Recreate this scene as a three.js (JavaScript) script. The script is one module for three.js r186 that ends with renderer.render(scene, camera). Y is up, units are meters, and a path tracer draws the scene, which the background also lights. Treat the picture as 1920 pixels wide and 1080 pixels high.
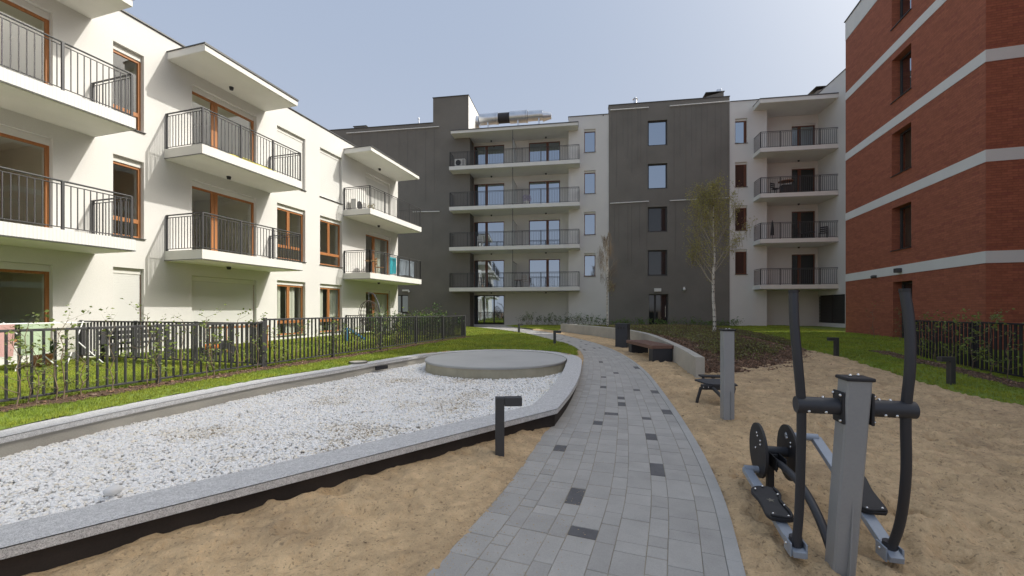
import * as THREE from 'three';
import { mergeGeometries } from 'three/addons/utils/BufferGeometryUtils.js';
import { RoundedBoxGeometry } from 'three/addons/geometries/RoundedBoxGeometry.js';
import { ImprovedNoise } from 'three/addons/math/ImprovedNoise.js';

// ───────────── camera, sky, sun, exposure ─────────────
const F = 780, CX = 960, HY = 580, EYE = 1.5;          // the photograph's focal length, principal column and horizon row in pixels; eye height in metres
const scene = new THREE.Scene();
const camera = new THREE.PerspectiveCamera(2 * Math.atan(580 / F) * 180 / Math.PI, 1920 / 1160, 0.05, 900);
camera.position.set(0, EYE, 0);
camera.lookAt(0, EYE, -10);
camera.setViewOffset(1920, 1160, 0, 0, 1920, 1080);    // a level camera with the lens shifted, so that uprights stay upright
const SUN = new THREE.Vector3(1.592, 1.36, -0.091).normalize();
{
  const w = 512, h = 256, d = new Float32Array(w * h * 4);
  for (let j = 0; j < h; j++) for (let i = 0; i < w; i++) {
    const up = ((j + 0.5) / h - 0.5) * Math.PI, a = ((i + 0.5) / w - 0.5) * 2 * Math.PI;
    const x = Math.cos(a) * Math.cos(up), y = Math.sin(up), z = Math.sin(a) * Math.cos(up);
    const c = Math.max(-1, Math.min(1, x * SUN.x + y * SUN.y + z * SUN.z)), ang = Math.acos(c);
    const t = Math.exp(-Math.max(0, y) * 4);                          // thick haze low down, blue above
    const glow = 7 * Math.exp(-ang * 5.2) + 7 * Math.exp(-ang * 10);   // hazy aureole round the sun, out of view, strengthened to brighten the court
    const lo = [0.44, 0.455, 0.485], hi = [0.215, 0.265, 0.36], o = (j * w + i) * 4;
    for (let k = 0; k < 3; k++) d[o + k] = (y >= 0 ? hi[k] + (lo[k] - hi[k]) * t + glow * [1, 0.92, 0.78][k] : [0.2, 0.19, 0.17][k]);
    d[o + 3] = 1;
  }
  const t = new THREE.DataTexture(d, w, h, THREE.RGBAFormat, THREE.FloatType);
  t.mapping = THREE.EquirectangularReflectionMapping; t.magFilter = THREE.LinearFilter; t.minFilter = THREE.LinearFilter; t.needsUpdate = true;
  scene.background = t; scene.environment = t;
}
const sun = new THREE.DirectionalLight(new THREE.Color(1, 0.955, 0.885), 2.0);
sun.position.copy(SUN).multiplyScalar(80); sun.castShadow = true; sun.shadow.radius = 1.5;
sun.shadow.mapSize.set(4096, 4096);
Object.assign(sun.shadow.camera, { left: -45, right: 45, top: 45, bottom: -45, near: 1, far: 200 });
scene.add(sun, sun.target);
const renderer = new THREE.WebGLRenderer({ antialias: true });
renderer.toneMapping = THREE.LinearToneMapping;
renderer.toneMappingExposure = 1.72;
renderer.shadowMap.enabled = true;

// ───────────── helpers ─────────────
let seed = 12345;
const rnd = () => { seed = (seed * 1664525 + 1013904223) >>> 0; return seed / 4294967296; };
const rr = (a, b) => a + (b - a) * rnd();
const pick = (a) => a[Math.floor(rnd() * a.length) % a.length];
const clamp = (x, a = 0, b = 1) => Math.min(b, Math.max(a, x));
const smooth = (a, b, x) => { const t = clamp((x - a) / (b - a)); return t * t * (3 - 2 * t); };
const IN = new ImprovedNoise();
const ns = (x, y, z = 0) => IN.noise(x, y, z);
const fbm = (x, y, o = 4, z = 7.3) => { let s = 0, a = 0.5; for (let i = 0; i < o; i++) { s += a * ns(x, y, z + i * 3.1); x *= 2.03; y *= 2.03; a *= 0.5; } return s; };
const V = (x, y, z) => new THREE.Vector3(x, y, z);
const names = new Map();
function numbered(n) { const k = names.get(n) ?? 0; names.set(n, k + 1); return k ? n + '_' + String(k).padStart(3, '0') : n; }
function flags(o) { o.traverse((c) => { if (c.isMesh) { c.castShadow = true; c.receiveShadow = true; } }); return o; }
function thing(name, label, category, group, parent = scene) {
  const o = new THREE.Group(); o.name = numbered(name); o.userData = { label, category };
  if (group) o.userData.group = group;
  parent.add(o); return o;
}
function mesh(name, g, m, parent, extra) {
  if (Array.isArray(g)) g = merge(g);
  const o = new THREE.Mesh(g, m); o.name = parent === scene ? numbered(name) : name;
  o.castShadow = o.receiveShadow = true; parent.add(o);
  if (extra) Object.assign(o.userData, extra);
  return o;
}
const STUFF = { kind: 'stuff' }, STRUCT = { kind: 'structure' };
function merge(list) {
  const l = list.map((g) => { let q = g.index ? g.toNonIndexed() : g; for (const k of Object.keys(q.attributes)) if (!['position', 'normal', 'uv', 'color'].includes(k)) q.deleteAttribute(k); if (!q.attributes.normal) q.computeVertexNormals(); if (!q.attributes.uv) q.setAttribute('uv', new THREE.BufferAttribute(new Float32Array(q.attributes.position.count * 2), 2)); return q; });
  return l.length === 1 ? l[0] : mergeGeometries(l);
}
// uv in metres by the way each face points
function metres(g) {
  g = g.index ? g.toNonIndexed() : g;
  const p = g.attributes.position, uv = new Float32Array(p.count * 2), a = V(), b = V(), c = V(), n = V();
  for (let i = 0; i < p.count; i += 3) {
    a.fromBufferAttribute(p, i); b.fromBufferAttribute(p, i + 1); c.fromBufferAttribute(p, i + 2);
    n.copy(b).sub(a).cross(V().copy(c).sub(a));
    const ax = Math.abs(n.x), ay = Math.abs(n.y), az = Math.abs(n.z);
    [a, b, c].forEach((q, k) => { const o = (i + k) * 2; if (ay >= ax && ay >= az) { uv[o] = q.x; uv[o + 1] = q.z; } else if (ax >= az) { uv[o] = q.z; uv[o + 1] = q.y; } else { uv[o] = q.x; uv[o + 1] = q.y; } });
  }
  g.setAttribute('uv', new THREE.BufferAttribute(uv, 2)); return g;
}
const bx = (x0, x1, y0, y1, z0, z1) => metres(new THREE.BoxGeometry(x1 - x0, y1 - y0, z1 - z0).translate((x0 + x1) / 2, (y0 + y1) / 2, (z0 + z1) / 2));
const rbx = (x0, x1, y0, y1, z0, z1, r = 0.006) => metres(new RoundedBoxGeometry(x1 - x0, y1 - y0, z1 - z0, 1, r).translate((x0 + x1) / 2, (y0 + y1) / 2, (z0 + z1) / 2));
function bar(a, b, r, seg = 6, r2 = r) {            // a tapered rod between two points
  const d = V().copy(b).sub(a), L = d.length(), g = new THREE.CylinderGeometry(r2, r, L, seg, 1).translate(0, L / 2, 0);
  g.applyQuaternion(new THREE.Quaternion().setFromUnitVectors(V(0, 1, 0), d.normalize())); return g.translate(a.x, a.y, a.z);
}
const tube = (pts, r, seg = 24, rad = 10, closed = false) => new THREE.TubeGeometry(new THREE.CatmullRomCurve3(pts.map((p) => V(...p)), closed), seg, r, rad, closed);
function inPoly(poly, x, z) { let c = false; for (let i = 0, j = poly.length - 1; i < poly.length; j = i++) { const [xi, zi] = poly[i], [xj, zj] = poly[j]; if ((zi > z) !== (zj > z) && x < (xj - xi) * (z - zi) / (zj - zi) + xi) c = !c; } return c; }
function segDist(ax, az, bx_, bz, x, z) { const dx = bx_ - ax, dz = bz - az, t = clamp(((x - ax) * dx + (z - az) * dz) / (dx * dx + dz * dz)); return Math.hypot(x - ax - t * dx, z - az - t * dz); }
function lineDist(poly, x, z, closed = false) { let m = 1e9; for (let i = 0; i < poly.length - (closed ? 0 : 1); i++) { const a = poly[i], b = poly[(i + 1) % poly.length]; m = Math.min(m, segDist(a[0], a[1], b[0], b[1], x, z)); } return m; }
// pixel and height above datum -> (X, Z); Z is depth, the world's z is -Z
const pz = (px, py, e) => { const Z = F * (EYE - e) / (py - HY); return [(px - CX) / F * Z, Z]; };
// smooth polyline
function spline(pts, n, closed = false) { const c = new THREE.CatmullRomCurve3(pts.map(([x, z]) => V(x, 0, z)), closed, 'centripetal'); return c.getSpacedPoints(n).map((p) => [p.x, p.z]); }

// ───────────── textures ─────────────
function hsh(x, y, s) { let h = Math.imul(x, 374761393) ^ Math.imul(y, 668265263) ^ Math.imul(s, 974634773); h = Math.imul(h ^ (h >>> 13), 1274126177); return ((h ^ (h >>> 16)) >>> 0) / 4294967296; }
function pn(u, v, per, s) { const x = u * per, y = v * per, ix = Math.floor(x), iy = Math.floor(y), fx = x - ix, fy = y - iy, a = fx * fx * (3 - 2 * fx), b = fy * fy * (3 - 2 * fy), m = (k) => ((k % per) + per) % per; const h = (i, j) => hsh(m(i), m(j), s); return (h(ix, iy) * (1 - a) + h(ix + 1, iy) * a) * (1 - b) + (h(ix, iy + 1) * (1 - a) + h(ix + 1, iy + 1) * a) * b; }
function pf(u, v, per, o, s) { let t = 0, a = 0.5, n = 0; for (let i = 0; i < o; i++) { t += a * pn(u, v, per, s + i * 17); n += a; a *= 0.55; per *= 2; } return t / n; }
const toS = (l) => Math.round(255 * clamp(l <= 0.0031308 ? l * 12.92 : 1.055 * Math.pow(l, 1 / 2.4) - 0.055));
function tex(n, fn, size, srgb = true) {       // fn gives linear colour; size = metres that one copy covers
  const d = new Uint8Array(n * n * 4);
  for (let j = 0; j < n; j++) for (let i = 0; i < n; i++) { const c = fn((i + 0.5) / n, (j + 0.5) / n), o = (j * n + i) * 4; for (let k = 0; k < 3; k++) d[o + k] = srgb ? toS(c[k]) : Math.round(255 * clamp(Array.isArray(c) ? c[k] : c)); d[o + 3] = 255; }
  const t = new THREE.DataTexture(d, n, n); t.wrapS = t.wrapT = THREE.RepeatWrapping; t.magFilter = THREE.LinearFilter; t.minFilter = THREE.LinearMipmapLinearFilter; t.generateMipmaps = true;
  if (srgb) t.colorSpace = THREE.SRGBColorSpace;
  const sz = Array.isArray(size) ? size : [size, size]; t.repeat.set(1 / sz[0], 1 / sz[1]); t.needsUpdate = true; return t;
}
const tint = (c, f) => c.map((x) => x * f);
const mottled = (n, c, amt, per, size, s, fine = 0.1) => tex(n, (u, v) => tint(c, 1 + amt * (pf(u, v, per, 5, s) - 0.5) * 2 + fine * (hsh(Math.floor(u * n), Math.floor(v * n), s) - 0.5)), size);
const grey = (n, per, size, s, o = 4) => tex(n, (u, v) => pf(u, v, per, o, s), size, false);
const S = (p) => new THREE.MeshStandardMaterial(p), P = (p) => new THREE.MeshPhysicalMaterial(p);
const lin = (r, g, b) => new THREE.Color().setRGB(r, g, b);
const fineBump = grey(256, 64, 0.6, 5, 3), softBump = grey(256, 12, 3, 9, 5);
const M = {
  white: S({ map: mottled(512, [0.66, 0.65, 0.62], 0.06, 4, 6, 11, 0.05), bumpMap: fineBump, bumpScale: 0.002, roughness: 0.92 }),
  fascia: S({ map: mottled(256, [0.7, 0.69, 0.65], 0.07, 5, 3, 12, 0.04), roughness: 0.8 }),
  dark: S({ map: mottled(512, [0.18, 0.168, 0.148], 0.12, 6, 5, 21, 0.12), bumpMap: fineBump, bumpScale: 0.003, roughness: 0.93 }),
  ral: S({ color: lin(0.066, 0.066, 0.068), roughness: 0.5, metalness: 0.3 }),
  blk: S({ color: lin(0.022, 0.022, 0.025), roughness: 0.55 }),
  cap: S({ color: lin(0.1, 0.1, 0.1), roughness: 0.45, metalness: 0.7 }),
  wood: S({ map: tex(256, (u, v) => { const g = pf(u * 1, v * 0.15, 40, 3, 31); return tint([0.37, 0.15, 0.048], 0.75 + 0.5 * g); }, [0.4, 2]), roughness: 0.5 }),
  brownframe: S({ color: lin(0.15, 0.055, 0.028), roughness: 0.5 }),
  darkframe: S({ color: lin(0.045, 0.044, 0.043), roughness: 0.5 }),
  glass: P({ color: lin(0.93, 0.97, 0.94), transmission: 1, thickness: 0, roughness: 0.0, ior: 2.0 }),
  mirror: S({ color: lin(0.36, 0.41, 0.47), metalness: 1, roughness: 0.03, bumpMap: grey(128, 3, 2.2, 77, 2), bumpScale: 0.003 }),
  darkglass: P({ color: lin(0.02, 0.023, 0.024), roughness: 0.03, ior: 1.65 }),
  shutter: S({ color: lin(0.66, 0.66, 0.63), roughness: 0.55 }),
  room: S({ color: lin(0.74, 0.74, 0.66), roughness: 0.95 }), floorin: S({ color: lin(0.42, 0.3, 0.19), roughness: 0.6 }),
  curtain: S({ color: lin(0.62, 0.62, 0.55), roughness: 1 }),
  band: S({ map: mottled(256, [0.72, 0.71, 0.68], 0.06, 5, 3, 14, 0.05), roughness: 0.9 }),
  concrete: S({ map: mottled(512, [0.44, 0.42, 0.37], 0.2, 5, 2.2, 41, 0.12), bumpMap: fineBump, bumpScale: 0.002, roughness: 0.95 }),
  disc: S({ map: mottled(512, [0.43, 0.43, 0.42], 0.14, 3, 3.5, 43, 0.1), bumpMap: fineBump, bumpScale: 0.001, roughness: 0.9 }),
  discside: S({ map: tex(512, (u, v) => tint([0.4, 0.37, 0.28], 0.75 + 0.5 * pf(u, v * 0.6, 9, 5, 44)), [1.7, 1.7]), roughness: 0.95 }),
  granite: S({ map: tex(512, (u, v) => { const h = hsh(Math.floor(u * 256), Math.floor(v * 256), 51), k = pf(u, v, 40, 3, 52); return tint([0.57, 0.565, 0.56], (h < 0.16 ? 0.55 : h > 0.86 ? 1.25 : 1) * (0.8 + 0.4 * k)); }, 0.9), roughness: 0.75 }),
  membrane: S({ map: mottled(256, [0.034, 0.026, 0.021], 0.4, 8, 1.5, 53, 0.2), roughness: 0.9 }),
  soil: S({ map: mottled(512, [0.24, 0.18, 0.12], 0.3, 8, 3, 61, 0.3), roughness: 1 }),
  jointsand: S({ map: mottled(256, [0.3, 0.265, 0.2], 0.2, 12, 0.8, 62, 0.3), roughness: 1 }),
  turf: S({ map: tex(512, (u, v) => { const k = pf(u, v, 7, 4, 63), h = hsh(Math.floor(u * 512), Math.floor(v * 512), 64); return [0.11 + 0.08 * k + 0.04 * h, 0.17 + 0.08 * k + 0.05 * h, 0.025 + 0.015 * h]; }, 2.3), roughness: 1 }),
  mulch: S({ map: mottled(512, [0.115, 0.07, 0.044], 0.5, 24, 1.3, 65, 0.5), bumpMap: grey(256, 40, 0.8, 66, 3), bumpScale: 0.02, roughness: 1 }),
  post: S({ map: mottled(128, [0.3, 0.31, 0.32], 0.05, 5, 1, 71, 0.05), roughness: 0.42, metalness: 0.15 }),
  beam: S({ map: mottled(128, [0.3, 0.34, 0.4], 0.06, 6, 0.7, 72, 0.06), roughness: 0.45, metalness: 0.15 }),
  anthr: S({ color: lin(0.036, 0.038, 0.045), roughness: 0.48, metalness: 0.1 }),
  plate: S({ map: mottled(128, [0.02, 0.02, 0.023], 0.3, 8, 0.4, 73, 0.2), roughness: 0.6 }),
  chrome: S({ color: lin(0.75, 0.74, 0.72), metalness: 1, roughness: 0.25 }),
  galv: S({ map: mottled(256, [0.62, 0.64, 0.67], 0.2, 6, 1.6, 74, 0.06), metalness: 0.95, roughness: 0.32 }),
  benchwood: S({ map: tex(256, (u, v) => tint([0.17, 0.095, 0.07], 0.6 + 0.8 * pf(u * 0.2, v, 30, 3, 75)), [1.2, 0.2]), roughness: 0.7 }),
  birch: S({ map: tex(256, (u, v) => { const b = pf(u * 0.35, v, 26, 2, 81); return b > 0.68 ? [0.05, 0.045, 0.04] : tint([0.6, 0.56, 0.48], 0.75 + 0.4 * pf(u, v, 8, 3, 82)); }, [0.6, 1.2]), roughness: 0.85 }),
  twig: S({ color: lin(0.2, 0.15, 0.1), roughness: 0.9 }), paletwig: S({ color: lin(0.42, 0.37, 0.28), roughness: 0.9 }),
};
const leafM = (r, g, b) => P({ color: lin(r, g, b), roughness: 0.9, transmission: 0.35, thickness: 0, side: THREE.DoubleSide });
Object.assign(M, { leafYoung: leafM(0.2, 0.26, 0.05), leaf: leafM(0.11, 0.2, 0.035), leafDark: leafM(0.05, 0.1, 0.025), leafBirch: leafM(0.36, 0.34, 0.09), leafRed: leafM(0.16, 0.07, 0.05) });
// brick: courses 7.5 cm, bricks 25 cm
{
  const nb = 6, nc = 20, n = 1024;
  const at = (u, v) => { const row = Math.floor(v * nc), off = (row % 2) * 0.5, x = u * nb + off, i = ((Math.floor(x) % nb) + nb) % nb; return { row, i, fx: x - Math.floor(x), fy: v * nc - row }; };
  M.brick = S({
    map: tex(n, (u, v) => { const b = at(u, v), mort = b.fy < 0.13 || b.fx < 0.035, h = hsh(b.i, b.row, 91), q = pf(u, v, 30, 3, 92); const base = h > 0.93 ? [0.31, 0.094, 0.056] : tint([0.36, 0.115, 0.062], 0.88 + 0.24 * hsh(b.i, b.row, 93)); return mort ? [0.25, 0.088, 0.056] : tint(base, 0.85 + 0.3 * q); }, 1.5),
    bumpMap: tex(n, (u, v) => { const b = at(u, v); return b.fy < 0.13 || b.fx < 0.035 ? 0 : 0.8 + 0.2 * pf(u, v, 60, 2, 94); }, 1.5, false), bumpScale: 0.006, roughness: 0.9,
  });
  M.rib = S({ color: lin(0.68, 0.68, 0.66), roughness: 0.6, bumpMap: tex(64, (u) => 0.5 + 0.5 * Math.sin(u * Math.PI * 2), 0.06, false), bumpScale: 0.006 });
}

// ───────────── terrain ─────────────
const eB = (Z) => 0.3 * smooth(4, 15, Z);
const lawnE = (x, Z) => Math.max(0.27, eB(Z)) + 0.012 * ns(x * 0.7, Z * 0.7, 3);
// the curving path: centre line from its two edges in the photograph
const PL = [[-2.0, -2], [-0.98, 1], [-0.456, 2.34], [-0.086, 3.34], [0.31, 4.68], [0.745, 6.12], [1.47, 8.97], [1.91, 11.2], [2.0, 13.6], [1.35, 17], [0.67, 20.4], [-0.79, 24.4], [-2.5, 27.4]];
const PR = [[-0.3, -2], [0.79, 1], [1.305, 2.34], [1.68, 3.34], [2.07, 4.68], [2.39, 6.12], [2.9, 8.97], [3.04, 11.2], [2.93, 13.6], [2.57, 17], [2.0, 20.4], [0.79, 24.4], [-0.35, 27.4]];
const PN = 700, pathC = [];
{
  const mid = PL.map((l, i) => [(l[0] + PR[i][0]) / 2, l[1]]), hw = PL.map((l, i) => (PR[i][0] - l[0]) / 2);
  const c = new THREE.CatmullRomCurve3(mid.map(([x, z]) => V(x, 0, z)), false, 'centripetal');
  c.arcLengthDivisions = 2000;
  for (let i = 0; i <= PN; i++) {
    const p = c.getPointAt(i / PN), t = c.getTangentAt(i / PN), Z = p.z;
    let k = 0; while (k < mid.length - 2 && mid[k + 1][1] < Z) k++;
    const f = clamp((Z - mid[k][1]) / (mid[k + 1][1] - mid[k][1])), h = (hw[k] * (1 - f) + hw[k + 1] * f);
    pathC.push({ x: p.x, Z, tx: t.x, tz: t.z, nx: t.z, nz: -t.x, w: h * Math.abs(t.z) * (t.z > 0.9 ? 1 : 1.0) });
  }
  for (let r = 0; r < 30; r++) for (let i = 1; i < PN; i++) pathC[i].w = (pathC[i - 1].w + pathC[i].w + pathC[i + 1].w) / 3;
}
const pathLen = (() => { let L = 0; pathC[0].s = 0; for (let i = 1; i <= PN; i++) { L += Math.hypot(pathC[i].x - pathC[i - 1].x, pathC[i].Z - pathC[i - 1].Z); pathC[i].s = L; } return L; })();
function pathAt(s, off) { const q = clamp(s / pathLen) * PN, i = Math.min(PN - 1, Math.floor(q)), f = q - i, a = pathC[i], b = pathC[i + 1], m = (k) => a[k] * (1 - f) + b[k] * f; return [m('x') + m('nx') * m('w') * off, m('Z') + m('nz') * m('w') * off]; }
// offset across the path in half widths (1 = on the edge), plus metres beyond the edge
function pathOff(x, Z) { if (x > 5.4 || x < -4) return { lat: x, out: 2, side: Math.sign(x - 1) }; let best = 1e9, bi = 0; for (let i = 0; i <= PN; i += 7) { const d = (pathC[i].x - x) ** 2 + (pathC[i].Z - Z) ** 2; if (d < best) { best = d; bi = i; } } for (let i = Math.max(0, bi - 7); i <= Math.min(PN, bi + 7); i++) { const d = (pathC[i].x - x) ** 2 + (pathC[i].Z - Z) ** 2; if (d < best) { best = d; bi = i; } } const c = pathC[bi], lat = (x - c.x) * c.nx + (Z - c.Z) * c.nz; return { lat, out: Math.abs(lat) - c.w, side: Math.sign(lat) }; }

// planter outline (outer edge of its coping), far side first
const PO_far = [[-5.9, -0.6], [-5.62, 2.0], [-5.24, 4.26], [-5.02, 5.4], [-4.47, 7.27], [-3.95, 8.4], [-3.2, 10.25], [-2.42, 11.75], [-1.4, 12.55], [-0.425, 12.85], [0.5, 12.68], [1.25, 12.1], [1.66, 11.25], [1.72, 10.4], [1.53, 9.16], [1.19, 7.44], [0.866, 6.16], [0.563, 5.17]];
const farCurve = spline(PO_far, 90), nearCurve = []; for (let i = 1; i <= 30; i++) nearCurve.push([0.563 - i / 30 * 6.6, 5.17 - i / 30 * 6.6 / 1.0615]);
const planterOuter = [...farCurve, ...nearCurve];
const inPlanter = (x, z) => inPoly(planterOuter, x, z);
// retaining wall foot line and bed outline
const RW = [[3.62, 8.2], [3.86, 9.6], [4.1, 11.8], [4.2, 13.4], [4.05, 15.8], [3.6, 18.2], [2.9, 20.6], [2.55, 21.8]];
const rwCurve = spline(RW, 60);
const bedFront = [[3.78, 8.25], [4.9, 8.65], [6.4, 9.5], [7.7, 10.5], [8.5, 11.6]];
const bedPoly = [...rwCurve.map(([x, z]) => [x + 0.1, z]), [3.2, 25.6], [11.5, 24.4], [11.2, 20], [9.9, 16], [8.5, 11.6], [7.7, 10.5], [6.4, 9.5], [4.9, 8.65]];
const inBed = (x, z) => inPoly(bedPoly, x, z);
const bedE = (x, Z) => { const d = Math.min(lineDist(bedFront, x, Z), 0.3 + Math.max(0, 1) * lineDist([[8.5, 11.6], [9.9, 16], [11.2, 20], [11.5, 24.4]], x, Z)); const top = 0.62 - 0.2 * smooth(14, 25, Z), wallside = 1 - 0.25 * (1 - smooth(0, 0.8, lineDist(rwCurve, x, Z))); return eB(Z) + 0.02 + (top - eB(Z)) * smooth(0, 2.4, d) * wallside + 0.03 * ns(x * 1.7, Z * 1.7, 5); };
const rightEdge = [[7.6, 4.2], [7.44, 6.05], [7.4, 7.2], [7.95, 9.0], [8.55, 10.9], [8.7, 12.2]];
const lawnR = [...rightEdge, [9.9, 16], [11.2, 20], [11.5, 24.4], [3.2, 25.6], [2.4, 22.5], [1.4, 24.6], [0.2, 27], [-0.5, 29.5], [1, 32], [22, 30], [22, 4.2]];
const lawnL = [[-5.6, -0.6], [-5.62, 2.0], ...farCurve.slice(12, 62), [1.75, 11.2], [1.95, 12.4], [2.0, 13.6], [1.7, 15.4], [1.35, 17], [0.67, 20.4], [-0.79, 24.4], [-2.4, 27.2], [-4, 33], [-12, 34], [-20, -0.6]];
const sandN = (x, Z) => 0.03 * fbm(x * 0.9, Z * 0.9, 3) + 0.024 * fbm(x * 3.2, Z * 3.2, 3, 2.2) + (x > 1.4 ? 0.03 : 0.016) * (1 - 2 * Math.abs(fbm(x * 5.5 + 4, Z * 7.5, 3, 9.9)) * 1.6);
// a grid sheet kept where keep(x, Z) holds
function sheet(x0, x1, z0, z1, step, keep, height, colour) {
  const nx = Math.round((x1 - x0) / step), nz = Math.round((z1 - z0) / step), id = new Int32Array((nx + 1) * (nz + 1)).fill(-1), pos = [], uv = [], col = [], idx = [];
  const put = (i, j) => { const k = j * (nx + 1) + i; if (id[k] < 0) { const x = x0 + i * step, Z = z0 + j * step; id[k] = pos.length / 3; pos.push(x, height(x, Z), -Z); uv.push(x, Z); if (colour) col.push(...colour(x, Z)); } return id[k]; };
  for (let j = 0; j < nz; j++) for (let i = 0; i < nx; i++) { if (!keep(x0 + (i + 0.5) * step, z0 + (j + 0.5) * step)) continue; const a = put(i, j), b = put(i + 1, j), c = put(i + 1, j + 1), d = put(i, j + 1); idx.push(a, b, c, a, c, d); }
  const g = new THREE.BufferGeometry(); g.setAttribute('position', new THREE.Float32BufferAttribute(pos, 3)); g.setAttribute('uv', new THREE.Float32BufferAttribute(uv, 2));
  if (colour) g.setAttribute('color', new THREE.Float32BufferAttribute(col, 3));
  g.setIndex(idx); g.computeVertexNormals(); return g;
}
{ // the ground that everything lies on, out to the horizon
  const xs = [-400, -150, -60, -30, -15, -8, -4, 0, 4, 8, 15, 30, 60, 150, 400], zs = [-400, -150, -40, -10, 0, 4, 6, 8, 10, 12, 14, 16, 20, 30, 60, 150, 400], pos = [], uv = [], idx = [];
  zs.forEach((Z) => xs.forEach((x) => { pos.push(x, eB(Z) - 0.26, -Z); uv.push(x, Z); }));
  for (let j = 0; j < zs.length - 1; j++) for (let i = 0; i < xs.length - 1; i++) { const a = j * xs.length + i; idx.push(a, a + 1, a + 1 + xs.length, a, a + 1 + xs.length, a + xs.length); }
  const g = new THREE.BufferGeometry(); g.setAttribute('position', new THREE.Float32BufferAttribute(pos, 3)); g.setAttribute('uv', new THREE.Float32BufferAttribute(uv, 2)); g.setIndex(idx); g.computeVertexNormals();
  mesh('ground', g, M.soil, scene, STRUCT);
}
{ // sand, trodden and dented
  const dents = []; for (let i = 0; i < 900; i++) { const x = rr(-5, 8.5), Z = rr(1.5, 11); dents.push([x, Z, rr(0.06, 0.16), rr(0, 3.1), x < 1.4 ? rr(0.01, 0.036) : rr(0.014, 0.05)]); }
  const cell = new Map(); dents.forEach((d) => { const k = Math.floor(d[0]) + ',' + Math.floor(d[1]); for (let a = -1; a <= 1; a++) for (let b = -1; b <= 1; b++) { const q = (Math.floor(d[0]) + a) + ',' + (Math.floor(d[1]) + b); if (!cell.has(q)) cell.set(q, []); cell.get(q).push(d); } });
  const pits = new Map(); for (let i = 0; i < 5200; i++) { const x = rr(-4.5, 8.5), Z = rr(1.8, 8), n = fbm(x * 0.8 + 5, Z * 0.8, 2, 6.1); if (rnd() > 0.35 + 1.6 * n) continue; const p = [x, Z, rr(0.022, 0.05), rr(0.008, 0.024) * (x > 1.4 ? 1.25 : 0.9)]; for (let a = -1; a <= 1; a++) for (let b = -1; b <= 1; b++) { const k = (Math.floor(x * 3) + a) + ',' + (Math.floor(Z * 3) + b); if (!pits.has(k)) pits.set(k, []); pits.get(k).push(p); } }
  const h = (x, Z) => {
    let y = eB(Z) + 0.022 + sandN(x, Z);
    for (const [dx, dz, r, a, dep] of cell.get(Math.floor(x) + ',' + Math.floor(Z)) ?? []) { const u = ((x - dx) * Math.cos(a) + (Z - dz) * Math.sin(a)) / (r * 1.5), v = (-(x - dx) * Math.sin(a) + (Z - dz) * Math.cos(a)) / r, q = u * u + v * v; if (q < 4) y += dep * (-Math.exp(-q * 2.2) + 0.55 * Math.exp(-((Math.sqrt(q) - 1.15) ** 2) * 9)); }
    for (const [dx, dz, r, dep] of pits.get(Math.floor(x * 3) + ',' + Math.floor(Z * 3)) ?? []) { const q = ((x - dx) ** 2 + (Z - dz) ** 2) / (r * r); if (q < 4) y += dep * (-Math.exp(-q * 1.8) + 0.5 * Math.exp(-((Math.sqrt(q) - 1.25) ** 2) * 8)); }
    const po = pathOff(x, Z);
    if (po.side < 0) { y += 0.05 * smooth(0.7, 0, lineDist(nearCurve, x, Z)); if (po.out < 0.2) y = Math.min(y, eB(Z) + 0.036 + 0.3 * po.out + 0.014 * ns(x * 4, Z * 4) + 0.006 * ns(x * 14, Z * 14)); } else if (po.out < 0.16) y = Math.min(y, eB(Z) + 0.026 + 0.3 * po.out + 0.008 * ns(x * 5, Z * 5));
    return y;
  };
  const keep = (x, Z) => !(inPlanter(x, Z) && lineDist(planterOuter, x, Z, true) > 0.12) && !(pathOff(x, Z).out < -0.28) && !inPoly(lawnL, x, Z) && !(x > 7 && inPoly(lawnR, x - 0.12, Z) && inPoly(lawnR, x + 0.12, Z + 0.1)) && !(x > 3.3 && inBed(x, Z) && lineDist(bedPoly, x, Z, true) > 0.45);
  const colour = (x, Z) => { const right = smooth(1, 1.9, x), k = 1 + 0.35 * fbm(x * 2, Z * 2, 4, 1.1) + 0.3 * fbm(x * 14, Z * 14, 2, 4.4) - 0.05 * right; const damp = smooth(0.12, 0.4, fbm(x * 1.1 + 9, Z * 1.1, 4, 3.3)) * 0.35 + smooth(0.5, 0, pathOff(x, Z).out) * (0.18 + 0.3 * fbm(x * 5, Z * 5, 2, 8.8)); const a = [0.67, 0.48, 0.275], b = [0.34, 0.235, 0.14]; return a.map((c, i) => Math.max(0.05, (c * (1 - damp) + b[i] * damp) * k)); };
  M.sand = S({ vertexColors: true, map: tex(512, (u, v) => { const q = hsh(Math.floor(u * 512), Math.floor(v * 512), 101), k = pf(u, v, 20, 4, 102); return tint([1, 1, 1], clamp((0.68 + 0.36 * k + 0.2 * (q - 0.5)) * (pf(u, v, 90, 2, 104) > 0.76 ? 0.62 : 1))); }, 1.4), bumpMap: grey(512, 40, 1.1, 103, 4), bumpScale: 0.02, roughness: 1 });
  mesh('sand', merge([sheet(-5.6, 8.8, 0.6, 2.2, 0.08, keep, h, colour), sheet(-4.2, 7.8, 2.2, 5.7, 0.025, keep, h, colour), sheet(-5.6, 8.8, 5.7, 12.2, 0.045, keep, h, colour), sheet(1.2, 5.2, 12.2, 24.6, 0.08, (x, Z) => keep(x, Z) && pathOff(x, Z).side > 0 && lineDist(rwCurve, x, Z) < 4 && x < 4.6, h, colour)]), M.sand, scene, STRUCT);
}
const lawnKeepL = (x, Z) => inPoly(lawnL, x, Z) && !inPlanter(x, Z) && pathOff(x, Z).out > -0.03;
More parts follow.
